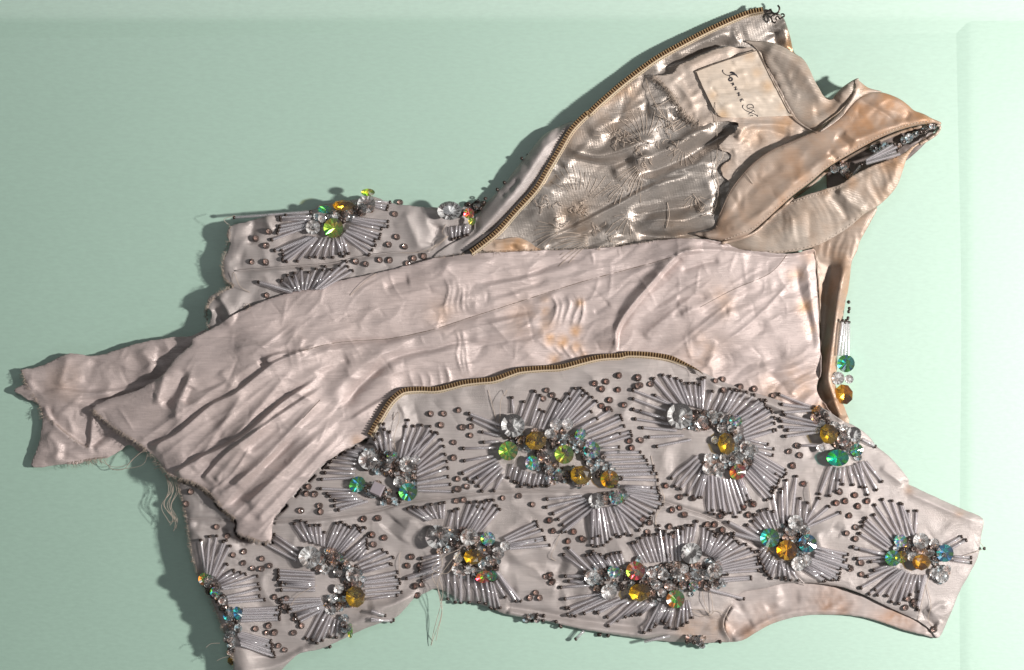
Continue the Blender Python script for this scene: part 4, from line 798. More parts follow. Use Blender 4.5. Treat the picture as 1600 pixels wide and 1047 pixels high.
def rivoli(n=8, apex=.5, rim=.12, pav=-.55, sx=1., sy=1., cols=1):
    """round stone: faceted pointed crown of glass over a foiled cone"""
    V = [(0, 0, apex)]
    for k in range(n * 2):
        a = math.pi * k / n; V.append((math.cos(a) * sx, math.sin(a) * sy, rim))
    for k in range(n * 2):
        a = math.pi * k / n; V.append((math.cos(a) * sx, math.sin(a) * sy, -rim * .3))
    m = 2 * n; V.append((0, 0, pav)); Fc = []; mi = []
    for k in range(m):
        a = math.pi * (k + .5) / n; V.append((math.cos(a) * sx * .5, math.sin(a) * sy * .5, pav * (.62 if k % 2 else .44)))
    hs = [(7 * k * k + 3 * k) % 11 for k in range(3 * m)]
    for k in range(m):
        k2 = (k + 1) % m
        Fc.append((0, 1 + k, 1 + k2)); mi.append(0)
    for k in range(m):
        k2 = (k + 1) % m
        Fc.append((1 + k, 1 + m + k, 1 + m + k2, 1 + k2)); mi.append(0)
        a_, b_, c_, p_, q_ = 1 + m + k, 1 + m + k2, 2 * m + 1, 2 * m + 2 + k, 2 * m + 2 + (k - 1) % m
        Fc.append((a_, p_, b_)); mi.append(1 + hs[k] % cols); Fc.append((a_, q_, p_)); mi.append(1 + hs[m + k // 2] % cols); Fc.append((q_, c_, p_)); mi.append(1 + hs[k // 2] % cols)
    V = [list(v) for v in V]
    for k in range(m):               # kite facets: every other rim point drops
        if k % 2: V[1 + k][2] -= .06
    return V, Fc, mi
def brilliant(n=8, table=.52, th=.42, rim=.12, pav=-.5, sx=1., sy=1., cols=1, rot=0.):
    V = []; m = 2 * n
    for k in range(n): a = 2 * math.pi * k / n + rot; V.append((math.cos(a) * table * sx, math.sin(a) * table * sy, th))
    for k in range(n): a = 2 * math.pi * (k + .5) / n + rot; V.append((math.cos(a) * .8 * sx, math.sin(a) * .8 * sy, th * .62))
    for k in range(m): a = math.pi * k / n + rot; V.append((math.cos(a) * sx, math.sin(a) * sy, rim))
    for k in range(m): a = math.pi * k / n + rot; V.append((math.cos(a) * sx, math.sin(a) * sy, -rim * .2))
    V.append((0, 0, pav)); t, s, g, h, c = 0, n, 2 * n, 2 * n + m, 2 * n + 2 * m
    for k in range(m): a = math.pi * (k + .5) / n + rot; V.append((math.cos(a) * sx * .55, math.sin(a) * sy * .55, pav * (.85 if k % 2 else .5)))
    hs = [(5 * k * k + 7 * k) % 13 for k in range(3 * m)]
    Fc = [tuple(range(n))]; mi = [0]
    def add(f, q=0): Fc.append(f); mi.append(q)
    for k in range(n):
        k2 = (k + 1) % n; a, b, d = g + 2 * k, g + 2 * k + 1, g + (2 * k + 2) % m
        add((t + k, s + k, t + k2)); add((t + k, a, s + k)); add((s + k, d, t + k2)); add((s + k, a, b)); add((s + k, b, d))
    for k in range(m):
        k2 = (k + 1) % m; add((g + k, h + k, h + k2, g + k2)); add((h + k, c + 1 + k, h + k2), 1 + hs[k] % cols); add((h + k, c + 1 + (k - 1) % m, c + 1 + k), 1 + hs[m + k // 2] % cols); add((c + 1 + (k - 1) % m, c, c + 1 + k), 1 + hs[k // 2] % cols)
    return V, Fc, mi
def montee_proto():
    V, Fc, mi = brilliant(6, rim=.1, th=.45)
    V = [(x * .8, y * .8, z + .25) for x, y, z in V]; b = len(V); n = 10
    V2, F2 = cyl(n, 1, .84, -.5, .35, b); V2i, F2i = cyl(n, .84, .7, .35, .28, b + 2 * n)
    return V + V2 + V2i, Fc + F2 + F2i, mi + [2] * (len(F2) + len(F2i))
def protomesh(name, pr, mats, shade):
    V, Fc, mi = pr; return mesh(name, V, Fc, mats, shade, mi)

def frame(a, d, r, L=1.0):
    """matrix with z along d, scaled"""
    z = Vector(d).normalized(); x = Vector((0, 0, 1)).cross(z)
    if x.length < 1e-4: x = Vector((1, 0, 0))
    x.normalize(); y = z.cross(x)
    M = Matrix(((x.x * r, y.x * r, z.x * L, a[0]), (x.y * r, y.y * r, z.y * L, a[1]), (x.z * r, y.z * r, z.z * L, a[2]), (0, 0, 0, 1)))
    return M
LIM = 300
class Kind:
    def __init__(s, name, proto, mats, shade):
        s.name = name; s.proto = proto; s.mats = mats; s.shade = shade; s.me = protomesh(name, proto, mats, shade); s.items = []
    def put(s, M, size, parent): s.items.append((M, size, parent))
    def flush(s, lim=LIM):
        it = sorted(s.items, key=lambda q: -q[1]); rest = {}
        for M, _, par in it[:lim]:
            o = link(s.name, s.me, par); o.matrix_basis = M @ Matrix.Identity(4)
        for M, _, par in it[lim:]: rest.setdefault(par.name, (Buf(), par))[0].add(s.proto[0], s.proto[1], s.proto[2], M)
        # the rest of this kind: one part of the garment
        if rest:
            B = Buf()
            for b, par in rest.values():
                for v in b.V: pass
                B.add(np.concatenate(b.V), b.F, b.M)
            B.build(s.name, s.mats, bodice, 'stuff', s.shade)
K_bugle = Kind('bugle_bead', bugle_proto(), [M_bugle, M_core], True)
K_seed = Kind('seed_bead', seed_proto(), [M_seed], True)
K_mont = Kind('rhinestone', montee_proto(), [G['pink'], F['rose'], M_cup], False)
K_small = Kind('crystal_bead', brilliant(6, th=.55, pav=-.6, cols=5), [G['clear'], F['white'], F['grey'], F['silver'], F['dark'], F['sky']], False)
K_small2 = Kind('crystal_bead', rivoli(6, apex=.6, cols=4), [G['pink'], F['rose'], F['white'], F['brown'], F['silver']], False)

def bugle(p0, p1, parent, r=2.45, tip=True, z0=None, z1=None, lift=0.):
    """inner point p0, outer point p1 (px)"""
    x0, y0 = p0; x1, y1 = p1; L = math.hypot(x1 - x0, y1 - y0)
    if L < 4: return
    xs = np.linspace(x0, x1, 6); ys = np.linspace(y0, y1, 6); h = top(xs, ys)
    a = h[0] + r + 1.5 + lift if z0 is None else z0; b = h[-1] + r + .2 + lift * .3 if z1 is None else z1
    lin_ = np.linspace(a, b, 6); need = max(0, float((h + r * .8 - lin_).max())); need = min(need, 6); a += need; b += need
    A = W(x0, y0, a); Bv = W(x1, y1, b); d = Bv - A; LL = np.linalg.norm(d); u = d / LL
    K_bugle.put(frame(A, d, r * S, LL - (4 * S if tip else 0)), L * r, parent)
    if tip:
        c = Bv - u * 1.6 * S; K_seed.put(frame(c, u + np.array([rnd.uniform(-.3,.3), rnd.uniform(-.3,.3), .2]), rnd.uniform(2.8, 3.4) * S, 2.9 * S), 3, parent)
def along(poly, t):
    p = np.array(poly, float)
    if len(p) == 1: return p[0]
    L = np.concatenate([[0], np.cumsum(np.hypot(*np.diff(p, axis=0).T))]); s = t * L[-1]
    return np.array([np.interp(s, L, p[:, 0]), np.interp(s, L, p[:, 1])])
def fan(o, inner, outer, n, parent, r=2.45, jit=1.2, lift=0.):
    inner = Z(o[0], o[1], inner); outer = Z(o[0], o[1], outer)
    for i in range(n):
        t = i / (n - 1) if n > 1 else .5
        a = along(inner, t) + np.array([rnd.gauss(0, jit * .5), rnd.gauss(0, jit * .5)]); b = along(outer, t) + np.array([rnd.gauss(0, jit), rnd.gauss(0, jit)])
        b = a + (b - a) * rnd.uniform(.92, 1.05)
        bugle(a, b, parent, r * rnd.uniform(.90, 1.10), lift=lift + rnd.uniform(0, 1.2))
    for i in range(int(n * .3) if n > 3 else 0):      # a few more, crossing over their neighbours
        t = rnd.random(); a = along(inner, min(1, max(0, t + rnd.gauss(0, .08)))); b = along(outer, t) + np.array([rnd.gauss(0, 2), rnd.gauss(0, 2)])
        b = a + (b - a) * rnd.uniform(.72, 1.12); bugle(a, b, parent, r * rnd.uniform(.85, 1.05), lift=lift + rnd.uniform(1.5, 4.5))
O7, O8, O6, O5, O4, O3, O1, OR = (500,500), (920,500), (1100,720), (850,720), (500,720), (220,720), (300,260), (1000,330)
FANS = [
 (O7, [(400,690),(440,690),(480,705),(490,740),(480,790),(490,855)], [(435,505),(540,525),(620,590),(645,665),(640,765),(670,858)], 13),
 (O7, [(350,660),(320,650),(290,650)], [(345,560),(315,520),(265,590)], 4),
 (O7, [(220,640),(190,680),(180,740),(170,790)], [(165,640),(60,690),(20,750),(0,800)], 8),
 (O7, [(160,850),(190,890),(235,905)], [(0,845),(60,905),(90,950)], 6),
 (O7, [(900,530),(895,560)], [(730,460),(740,495)], 2), (O7, [(905,580),(895,610)], [(800,562),(810,605)], 2), (O7, [(880,640),(870,680)], [(710,645),(710,705)], 2),
 (O7, [(880,690),(900,720),(920,740)], [(710,762),(760,825),(810,855)], 5), (O7, [(920,770)], [(870,855)], 1),
 (O7, [(970,725),(1040,760),(1150,780)], [(945,800),(1020,835),(1130,840)], 9),
 (O7, [(970,470),(1000,480)], [(965,380),(1015,395)], 2), (O7, [(1020,510),(1050,530)], [(1075,345),(1105,360)], 2), (O7, [(1065,530),(1095,540)], [(1100,445),(1125,455)], 2),
 (O7, [(1115,545),(1140,540)], [(1190,385),(1210,400)], 2), (O7, [(1150,510),(1250,520)], [(1255,350),(1300,340),(1345,355),(1390,390)], 7), (O7, [(1270,520),(1290,540)], [(1360,465),(1385,490)], 2),
 (O7, [(1310,540),(1350,580),(1380,630)], [(1475,450),(1520,500),(1565,580)], 6), (O7, [(1410,640),(1420,670)], [(1495,635),(1500,665)], 2),
 (O8, [(80,660),(100,720),(150,800)], [(260,660),(290,690),(340,760),(350,795)], 7), (O8, [(180,830),(190,860),(195,875)], [(350,840),(365,880),(375,915)], 6),
 (O5, [(430,175),(410,200),(350,230)], [(590,245),(520,310),(485,355)], 6), (O5, [(360,225),(300,235),(240,240)], [(440,375),(330,390),(290,420),(240,425)], 9),
 (O5, [(190,175),(215,195),(250,230)], [(0,195),(15,235),(60,280),(75,320),(100,360)], 6),
 (O8, [(470,420),(445,430)], [(370,275),(320,285)], 2, 3.3), (O8, [(480,425),(520,430),(570,445)], [(410,285),(450,300),(490,310),(530,310),(580,290)], 7),
 (O8, [(590,450),(680,460)], [(630,350),(740,345)], 4), (O8, [(690,460),(760,520)], [(760,345),(840,380),(920,440)], 6), (O8, [(770,510),(775,560),(780,600)], [(880,415),(935,490),(945,545)], 6),
 (O8, [(790,600),(830,650)], [(910,615),(925,680)], 3), (O8, [(830,660),(820,720),(780,770)], [(995,750),(965,790),(940,830),(900,905)], 10),
 (O8, [(760,790),(680,795),(600,775)], [(810,900),(740,985),(660,960),(600,965)], 10), (O8, [(590,770),(565,720),(545,680)], [(560,890),(490,890),(440,840),(400,805)], 6),
 (O8, [(385,450),(378,480),(385,505),(425,545),(480,580),(510,600)], [(215,390),(210,440),(222,490),(255,537),(290,577),(320,630)], 6), (O8, [(425,430),(440,440)], [(225,340),(320,365)], 2),
 (O8, [(1165,520),(1160,560)], [(970,480),(965,530),(980,578)], 5), (O8, [(1130,440),(1150,450)], [(950,375),(960,460)], 3), (O8, [(1170,625)], [(1065,630)], 1),
 (O6, [(640,30),(690,35),(750,20),(810,0)], [(580,165),(645,190),(680,125),(720,128),(765,122),(830,180),(870,160),(895,110)], 9), (O8, [(1370,598)], [(1442,636)], 1, 3.4),
 (O6, [(375,330),(390,320),(410,300),(440,290)], [(340,162),(385,155),(420,92),(462,85)], 4), (O6, [(480,290),(505,310)], [(485,180),(522,202)], 2), (O6, [(510,310),(520,330)], [(580,190),(680,260)], 3),
 (O6, [(290,370),(330,345),(370,340)], [(212,315),(260,270),(300,240),(345,242)], 6), (O6, [(285,390),(290,400)], [(122,305),(135,350)], 2, 3.2),
 (O6, [(300,430),(340,470),(430,530)], [(270,460),(285,545),(340,590),(400,600),(470,600)], 10), (O6, [(560,430),(550,480)], [(720,470),(715,495),(730,540)], 6), (O6, [(530,490),(500,540)], [(685,545),(670,595),(600,605)], 8),
 (O6, [(930,430),(990,385),(1060,370)], [(780,320),(805,280),(845,250),(860,210),(900,195),(955,200),(1015,235),(1062,255)], 9), (O6, [(920,450),(905,475),(915,500)], [(780,365),(750,430),(745,485),(830,505)], 4),
 (O6, [(930,520),(1000,550)], [(840,550),(785,632),(820,660),(870,678)], 5), (O6, [(1000,545),(1050,570),(1112,570)], [(900,690),(930,712),(970,732),(1035,662),(1072,665),(1072,750)], 8),
 (O6, [(1215,420),(1230,440)], [(1290,370),(1322,395)], 2), (O6, [(1250,482),(1250,500)], [(1335,480),(1335,505)], 2),
 (O5, [(240,550),(222,560)], [(120,432),(80,460)], 2), (O5, [(200,575),(200,603)], [(100,575),(110,605)], 2, 2.9), (O5, [(230,625),(290,665)], [(80,635),(95,692)], 2),
 (O5, [(300,670),(420,695)], [(112,742),(155,775),(235,750)], 4), (O5, [(420,690),(560,710)], [(270,760),(320,822),(410,785),(475,775)], 7),
 (O5, [(580,710),(650,740)], [(500,855),(528,862),(570,800),(625,835)], 7), (O5, [(690,690),(720,700)], [(670,842),(715,812),(740,790)], 4),
 (O5, [(270,540),(400,520)], [(205,462),(245,462),(290,472),(345,452),(380,450)], 8), (O5, [(500,510),(680,500)], [(430,402),(455,392),(560,350),(680,350)], 11), (O5, [(690,470),(740,410)], [(690,332),(770,302)], 4),
 (O5, [(790,450),(850,490),(885,560)], [(800,322),(950,380),(1050,455),(1095,500),(1090,550)], 16), (O5, [(870,605),(880,590)], [(1040,595),(1050,580)], 2), (O5, [(830,640)], [(998,702)], 1),
 (O4, [(540,300),(575,290),(620,290)], [(440,240),(545,215),(585,210),(628,200)], 6), (O4, [(650,330),(690,340)], [(665,242),(692,238)], 2), (O4, [(700,335),(800,355)], [(760,202),(812,200),(880,200),(908,232)], 7),
 (O4, [(920,390),(950,440)], [(1090,305),(1108,340),(1125,385),(1142,425)], 6), (O4, [(880,555),(900,580)], [(1000,712),(980,700)], 2, 3.2),
 (O4, [(865,610),(740,570),(640,560)], [(905,755),(865,750),(830,722),(780,722),(740,720),(690,722),(635,692)], 8), (O4, [(880,600)], [(932,692)], 1), (O4, [(590,540)], [(430,590)], 1, 3.3),
 (O4, [(600,470),(610,560)], [(500,490),(490,605)], 6),
 (O3, [(790,450),(780,500)], [(660,372),(630,420)], 3), (O3, [(830,400),(920,430)], [(760,305),(800,298),(880,320),(920,345)], 6), (O3, [(930,440),(1000,460)], [(985,300),(1020,310),(1130,330)], 7),
 (O3, [(1010,480),(1080,500)], [(1145,370),(1130,440)], 4), (O3, [(1080,500),(1110,560)], [(1215,440),(1255,465),(1275,515)], 4), (O3, [(1110,590),(1130,690)], [(1285,565),(1300,600),(1300,672)], 6),
 (O3, [(870,560),(870,650)], [(680,545),(680,600),(700,645)], 7), (O3, [(900,690),(920,740)], [(690,700),(790,805)], 7), (O3, [(910,750),(990,800)], [(820,890),(880,915),(935,890),(975,885)], 6),
 (O3, [(1150,750)], [(1228,778)], 1, 3), (O3, [(1150,800),(1150,790)], [(1270,795),(1260,805)], 2),
 (O3, [(320,560),(370,580)], [(305,382),(355,360),(410,387),(448,415)], 5), (O3, [(380,590),(410,640)], [(435,512),(460,552),(580,570),(600,612)], 6), (O3, [(430,680),(440,710)], [(600,645),(620,692)], 3),
 (O3, [(510,740),(500,800)], [(690,735),(690,800)], 6), (O3, [(480,850),(500,920)], [(650,900),(680,975)], 8),
 (O1, [(600,250),(570,310)], [(440,247),(425,292),(420,332),(400,372)], 6), (O1, [(590,350),(620,355)], [(410,422),(435,440),(470,478)], 5),
 (O1, [(630,355),(690,360),(750,350)], [(530,477),(580,472),(640,457),(685,467),(725,457),(778,442)], 7), (O1, [(750,340),(790,300),(800,260)], [(890,442),(910,412),(932,370),(950,325),(980,272)], 9),
 (O1, [(860,170),(880,190)], [(1000,185),(985,215)], 3),
 (O1, [(500,630)], [(325,580)], 1, 4.0), (O1, [(510,625),(650,610)], [(440,560),(475,535),(530,515),(580,515),(640,510),(700,510),(770,490),(805,520)], 11),
 (O1, [(1300,300),(1380,290)], [(1300,375),(1380,345)], 5),
]
for f in FANS:
    par = o_side if f[0] is O1 else o_fp
    fan(f[0], f[1], f[2], f[3], par, f[4] if len(f) > 4 else 2.45)
# long tubes that stick out past the cloth
bugle((418.7,335.6), (487,331), o_side, z0=27, z1=29); bugle((418.7,335.9), (364,339.7), o_side, z0=27, z1=22)
# on the shoulder fold at the right, and in the neck opening
for k in range(4): bugle((1309.5 + k * 5.2, 556), (1317 + k * 3.0, 499 + (k % 2) * 3), o_fp, 2.6, z0=26 - k * 4, z1=24 - k * 4)
for k in range(4): bugle((1353.5, 250.5 + k * 1.6), (1399 + k * 2.5, 224 + k * 5.5), o_back, 2.7, z0=30 - k, z1=30 - k, tip=(k % 2 == 0))
bugle((1333,272), (1347,256), o_back, 2.0, z0=16, z1=16)

# gems: (origin, x, y, radius, look, aspect, turn)
NG = {}
def gem(o, x, y, r, look, sx=1., sy=1., rot=None, tilt=.16, lift=None, parent=None, z=None):
    px, py = o[0] + x / 3.2, o[1] + y / 3.2; R_ = r / 3.2 * .95
    looks = {
     'clear': ('clear_stone', brilliant, 'clear', ['silver', 'dark', 'white', 'grey', 'dark', 'white', 'grey', 'violet', 'silver', 'sky']), 'clearb': ('clear_stone', brilliant, 'clear', ['white', 'grey', 'dark', 'silver', 'rose', 'white', 'silver']),  # clear stones: bright and dark facet colours imitate sparkle
     'ab': ('iridescent_stone', brilliant, 'clear', ['silver', 'teal', 'rose', 'violet', 'lime']), 'amber': ('amber_stone', brilliant, 'amber', ['brown', 'yellow', 'brown', 'brown', 'yellow', 'brown', 'rose']),  # yellow facets in amber are glints put into the colour
     'gold': ('gold_stone', brilliant, 'gold', ['yellow', 'brown', 'yellow', 'silver', 'brown']), 'green': ('green_stone', rivoli, 'clear', ['green', 'lime', 'dark', 'lime', 'yellow', 'green']),
     'lime': ('green_stone', rivoli, 'clear', ['lime', 'yellow', 'brown', 'lime', 'green']), 'blue': ('blue_stone', rivoli, 'clear', ['blue', 'teal', 'silver', 'blue', 'green']),
     'teal': ('blue_stone', rivoli, 'teal', ['teal', 'blue', 'lime', 'teal']), 'bluegreen': ('blue_stone', rivoli, 'clear', ['teal', 'blue', 'green', 'green']),
     'red': ('red_stone', rivoli, 'clear', ['red', 'orange', 'brown', 'lime', 'orange']), 'vit': ('red_stone', rivoli, 'clear', ['orange', 'green', 'red', 'lime', 'silver']),
     'yellow': ('yellow_stone', rivoli, 'gold', ['yellow', 'lime', 'brown', 'yellow', 'dark']), 'pearl': ('pearl_stone', None, 'pearl', [])}
    nm, fn, gl, fo = looks[look]
    if fn is None:
        V = [(-1,0,0),(0,-1,0),(1,0,0),(0,1,0),(-.82,0,.3),(0,-.82,.3),(.82,0,.3),(0,.82,.3)]
        Fc = [(4,5,6,7),(0,1,5,4),(1,2,6,5),(2,3,7,6),(3,0,4,7)]; me = mesh(nm, V, Fc, [G['pearl']], False)
    else:
        key = (look, sx, sy)
        if key not in NG:
            V, Fc, mi = fn(4 if look in ('amber', 'gold') and R_ > 13 else 8 if R_ > 8 else 6, sx=sx, sy=sy, cols=len(fo)); NG[key] = mesh(nm, V, Fc, [G[gl]] + [F[q] for q in fo], False, mi)
        me = NG[key]
    par = parent or (o_side if o is O1 else o_fp)
    zz = (float(top(px, py)) + R_ * .5 + (3 + rnd.uniform(0, 2) if lift is None else lift)) if z is None else z
    o_ = link(nm, me, par)
    rt = rnd.uniform(0, 6.28) if rot is None else rot
    o_.matrix_basis = Matrix.Translation(Vector(W(px, py, zz))) @ Matrix.Rotation(rnd.uniform(-tilt, tilt), 4, 'X') @ Matrix.Rotation(rnd.uniform(-tilt, tilt), 4, 'Y') @ Matrix.Rotation(rt, 4, 'Z') @ Matrix.Scale(R_ * S, 4)
    # claw setting ring
    return o_
GEMS = [
 (O7,965,528,62,'clear'),(O7,1080,603,58,'amber',1,.88,.3),(O7,942,655,50,'green'),(O7,1222,672,50,'lime'),(O7,1305,775,58,'amber',1,.88,-.3),(O7,1448,795,48,'yellow'),
 (O7,1302,572,34,'ab',1,.8),(O7,1360,650,44,'ab'),(O7,1062,715,38,'ab'),(O7,1185,775,30,'ab',.8,1),(O7,1180,522,32,'clearb'),(O7,1238,520,30,'clearb'),(O7,1350,620,26,'clearb'),(O7,1150,570,28,'clearb'),
 (O7,240,700,50,'clearb'),(O7,187,822,46,'bluegreen',1,.85),(O7,440,860,48,'bluegreen'),(O7,435,722,42,'clearb'),(O7,360,675,28,'ab',.7,1),(O7,330,730,28,'clearb'),(O7,480,700,24,'clearb'),(O7,395,810,30,'clearb'),
 (O5,262,200,42,'clear'),(O5,362,187,36,'ab'),
 (O8,455,480,68,'clear'),(O8,688,618,56,'amber',.82,1.05,.1),(O8,745,760,44,'red',.9,1),(O8,735,505,32,'ab'),(O8,570,510,32,'clearb'),(O8,620,480,30,'clearb'),(O8,665,540,26,'clearb'),(O8,790,640,38,'clearb'),(O8,825,650,26,'clearb'),
 (O8,600,742,34,'clearb'),(O8,650,745,30,'clearb'),(O8,680,690,28,'clearb'),(O8,745,690,32,'clearb'),(O8,600,690,26,'clearb'),(O8,630,600,20,'clearb'),
 (O8,1200,570,54,'amber',.9,1),(O8,1232,530,24,'clearb'),(O8,1135,452,26,'gold'),(O8,1325,572,40,'clear'),(O8,1245,690,58,'teal',1,.75,0),(O8,1340,650,34,'bluegreen'),(O8,1272,600,32,'clearb'),(O8,1275,545,26,'clearb'),(O8,1160,640,22,'clearb'),
 (O6,330,385,50,'bluegreen'),(O6,415,447,54,'gold',1,1,.78),(O6,518,413,48,'blue'),(O6,458,308,40,'clearb'),(O6,500,345,26,'clearb'),(O6,472,515,38,'clearb'),(O6,512,500,30,'clearb'),(O6,430,350,26,'clearb'),
 (O6,982,400,34,'ab'),(O6,945,487,42,'bluegreen'),(O6,988,482,32,'yellow'),(O6,1087,508,50,'gold',1,.85,0),(O6,1205,462,46,'blue'),(O6,1085,400,42,'clearb'),(O6,1152,412,26,'clearb'),(O6,1192,580,34,'clearb'),(O6,1150,560,24,'clearb'),(O6,1040,480,24,'clearb'),(O6,1215,540,22,'clearb'),
 (O5,240,582,40,'clearb'),(O5,350,555,34,'ab'),(O5,458,550,50,'red'),(O5,478,658,58,'amber',1,.85,.1),(O5,658,692,48,'vit'),(O5,737,462,56,'clear'),(O5,597,570,30,'clearb'),(O5,855,548,40,'clearb'),(O5,325,655,42,'clearb'),(O5,748,630,26,'ab'),
 (O5,540,560,26,'clearb'),(O5,660,560,28,'clearb'),(O5,700,540,26,'clearb'),(O5,560,620,26,'clearb'),(O5,630,625,28,'clearb'),(O5,810,570,26,'clearb'),(O5,590,660,24,'clearb'),
 (O4,585,380,62,'clear'),(O4,745,380,46,'clearb'),(O4,840,390,38,'ab'),(O4,890,462,34,'clearb'),(O4,765,480,50,'amber',1,.85,0),(O4,822,580,46,'red',1,.7,.2),(O4,862,575,28,'bluegreen'),(O4,690,540,34,'clearb'),(O4,925,425,26,'clearb'),(O4,692,482,28,'clearb'),(O4,845,505,24,'clearb'),(O4,740,545,24,'clearb'),
 (O3,845,482,58,'clearb'),(O3,992,480,24,'ab',.8,1),(O3,1062,570,40,'clearb'),(O3,1072,680,58,'amber',.9,1,.2),(O3,950,745,30,'clear'),(O3,960,690,24,'clearb'),(O3,990,640,26,'clearb'),(O3,985,560,24,'clearb'),(O3,920,545,26,'clearb'),(O3,1045,850,30,'green',.5,1.3,.1),
 (O3,320,592,34,'vit'),(O3,372,657,28,'ab'),(O3,440,772,30,'blue'),(O3,485,762,32,'blue',.7,1.1),(O3,410,700,22,'clearb'),(O3,455,1000,24,'amber'),
 (O1,605,305,38,'clearb'),(O1,707,308,52,'lime'),(O1,872,188,48,'clearb'),(O1,720,255,26,'clearb'),(O1,650,260,22,'clearb'),(O1,770,250,24,'clearb'),
]
for g in GEMS: gem(*g[:5], *(g[5:8] if len(g) > 5 else ()))
gem(O7, 285, 845, 48, 'pearl', rot=.35, lift=6)
gem(O1, 757, 195, 58, 'amber', 1, .5, 0, z=34); gem(O1, 663, 215, 36, 'bluegreen', 1, .6, 0, z=34); gem(O1, 880, 130, 36, 'lime', 1, .55, 0, z=36)
gem(O1, 1287, 222, 64, 'clear', 1, .78, 0, z=34); gem(O1, 1385, 235, 28, 'red', z=30); gem(O1, 1400, 275, 20, 'lime', z=28)
gem(OR, 1030, 762, 46, 'bluegreen', parent=o_fp, z=24); gem(OR, 1020, 915, 50, 'gold', .95, 1.1, .3, parent=o_fp, z=22); gem(OR, 990, 835, 34, 'clearb', parent=o_fp, z=24); gem(OR, 1045, 840, 24, 'clearb', parent=o_fp, z=22)

# small crystals and seed beads filling the hearts of the sunbursts
def heart(o, path, width, n, parent=None, lift=2.0):
    p = Z(o[0], o[1], path); wd = width / 3.2; par = parent or (o_side if o is O1 else o_fp)
    for i in range(int(n * 1.8)):
        c = along(p, rnd.random()); a = rnd.uniform(0, 6.28); q = wd * math.sqrt(rnd.random())
        x, y = c[0] + math.cos(a) * q, c[1] + math.sin(a) * q; r = rnd.choice([3.0, 3.8, 4.4, 5.0, 5.8, 6.6]); h = float(top(x, y)) + r * .4 + rnd.uniform(.5, lift + 5) * (1 - .5 * q / wd)
        M = Matrix.Translation(Vector(W(x, y, h))) @ Matrix.Rotation(rnd.uniform(-.5, .5), 4, 'X') @ Matrix.Rotation(rnd.uniform(-.5, .5), 4, 'Y') @ Matrix.Rotation(rnd.uniform(0, 6.28), 4, 'Z') @ Matrix.Scale(r * S, 4)
        u = rnd.random()
        if u < .42: K_small.put(M, r, par)
        elif u < .72: K_small2.put(M, r, par)
        else: K_seed.put(M @ Matrix.Scale(.75, 4), 2, par)
heart(O7, [(960,600),(1080,600),(1200,600),(1330,640),(1400,740),(1460,820)], 55, 70); heart(O7, [(1060,680),(1180,770),(1330,790)], 45, 50); heart(O7, [(240,690),(350,720),(440,760),(430,850)], 60, 60); heart(O7,[(250,840),(330,880),(380,900)],40,24)
heart(O5, [(260,190),(400,180)], 25, 16); heart(O8, [(480,500),(600,500),(700,530),(720,600),(700,700),(620,740)], 48, 85); heart(O8, [(760,640),(800,660),(740,740)], 40, 30)
heart(O8, [(1150,500),(1230,560),(1270,640),(1330,650)], 45, 45); heart(O6, [(350,400),(440,340),(500,370),(470,470)], 50, 40); heart(O6, [(970,420),(1080,430),(1170,450),(1180,560)], 45, 50)
heart(O5, [(240,590),(400,590),(550,590),(720,560),(860,570)], 60, 110); heart(O5, [(500,680),(620,660),(760,620)], 40, 30); heart(O4, [(600,400),(740,400),(860,440),(820,540),(700,520)], 60, 80)
heart(O3, [(850,480),(980,500),(1060,580),(1050,680),(960,720)], 55, 85); heart(O3, [(320,600),(380,680),(450,770),(480,860)], 28, 44); heart(O3,[(1010,790),(1030,860)],20,12)
heart(O1, [(620,290),(700,260),(800,230),(880,190)], 36, 34); heart(O1, [(1340,225),(1440,190)], 22, 16)
heart(O8, [(1130,440),(1190,480)], 20, 12); heart(O4, [(1030,790),(1120,780)], 14, 7); heart(O5, [(700,890),(790,905)], 18, 16); heart(O3, [(440,860),(450,960)], 16, 12)
heart(O5, [(430,540),(880,560)], 80, 24)
heart((1050,100), [(780,540),(850,500),(880,560)], 16, 16, o_back, 6); heart((1050,100), [(1000,430),(1140,400),(1220,350),(1310,305)], 10, 18, o_back, 10)

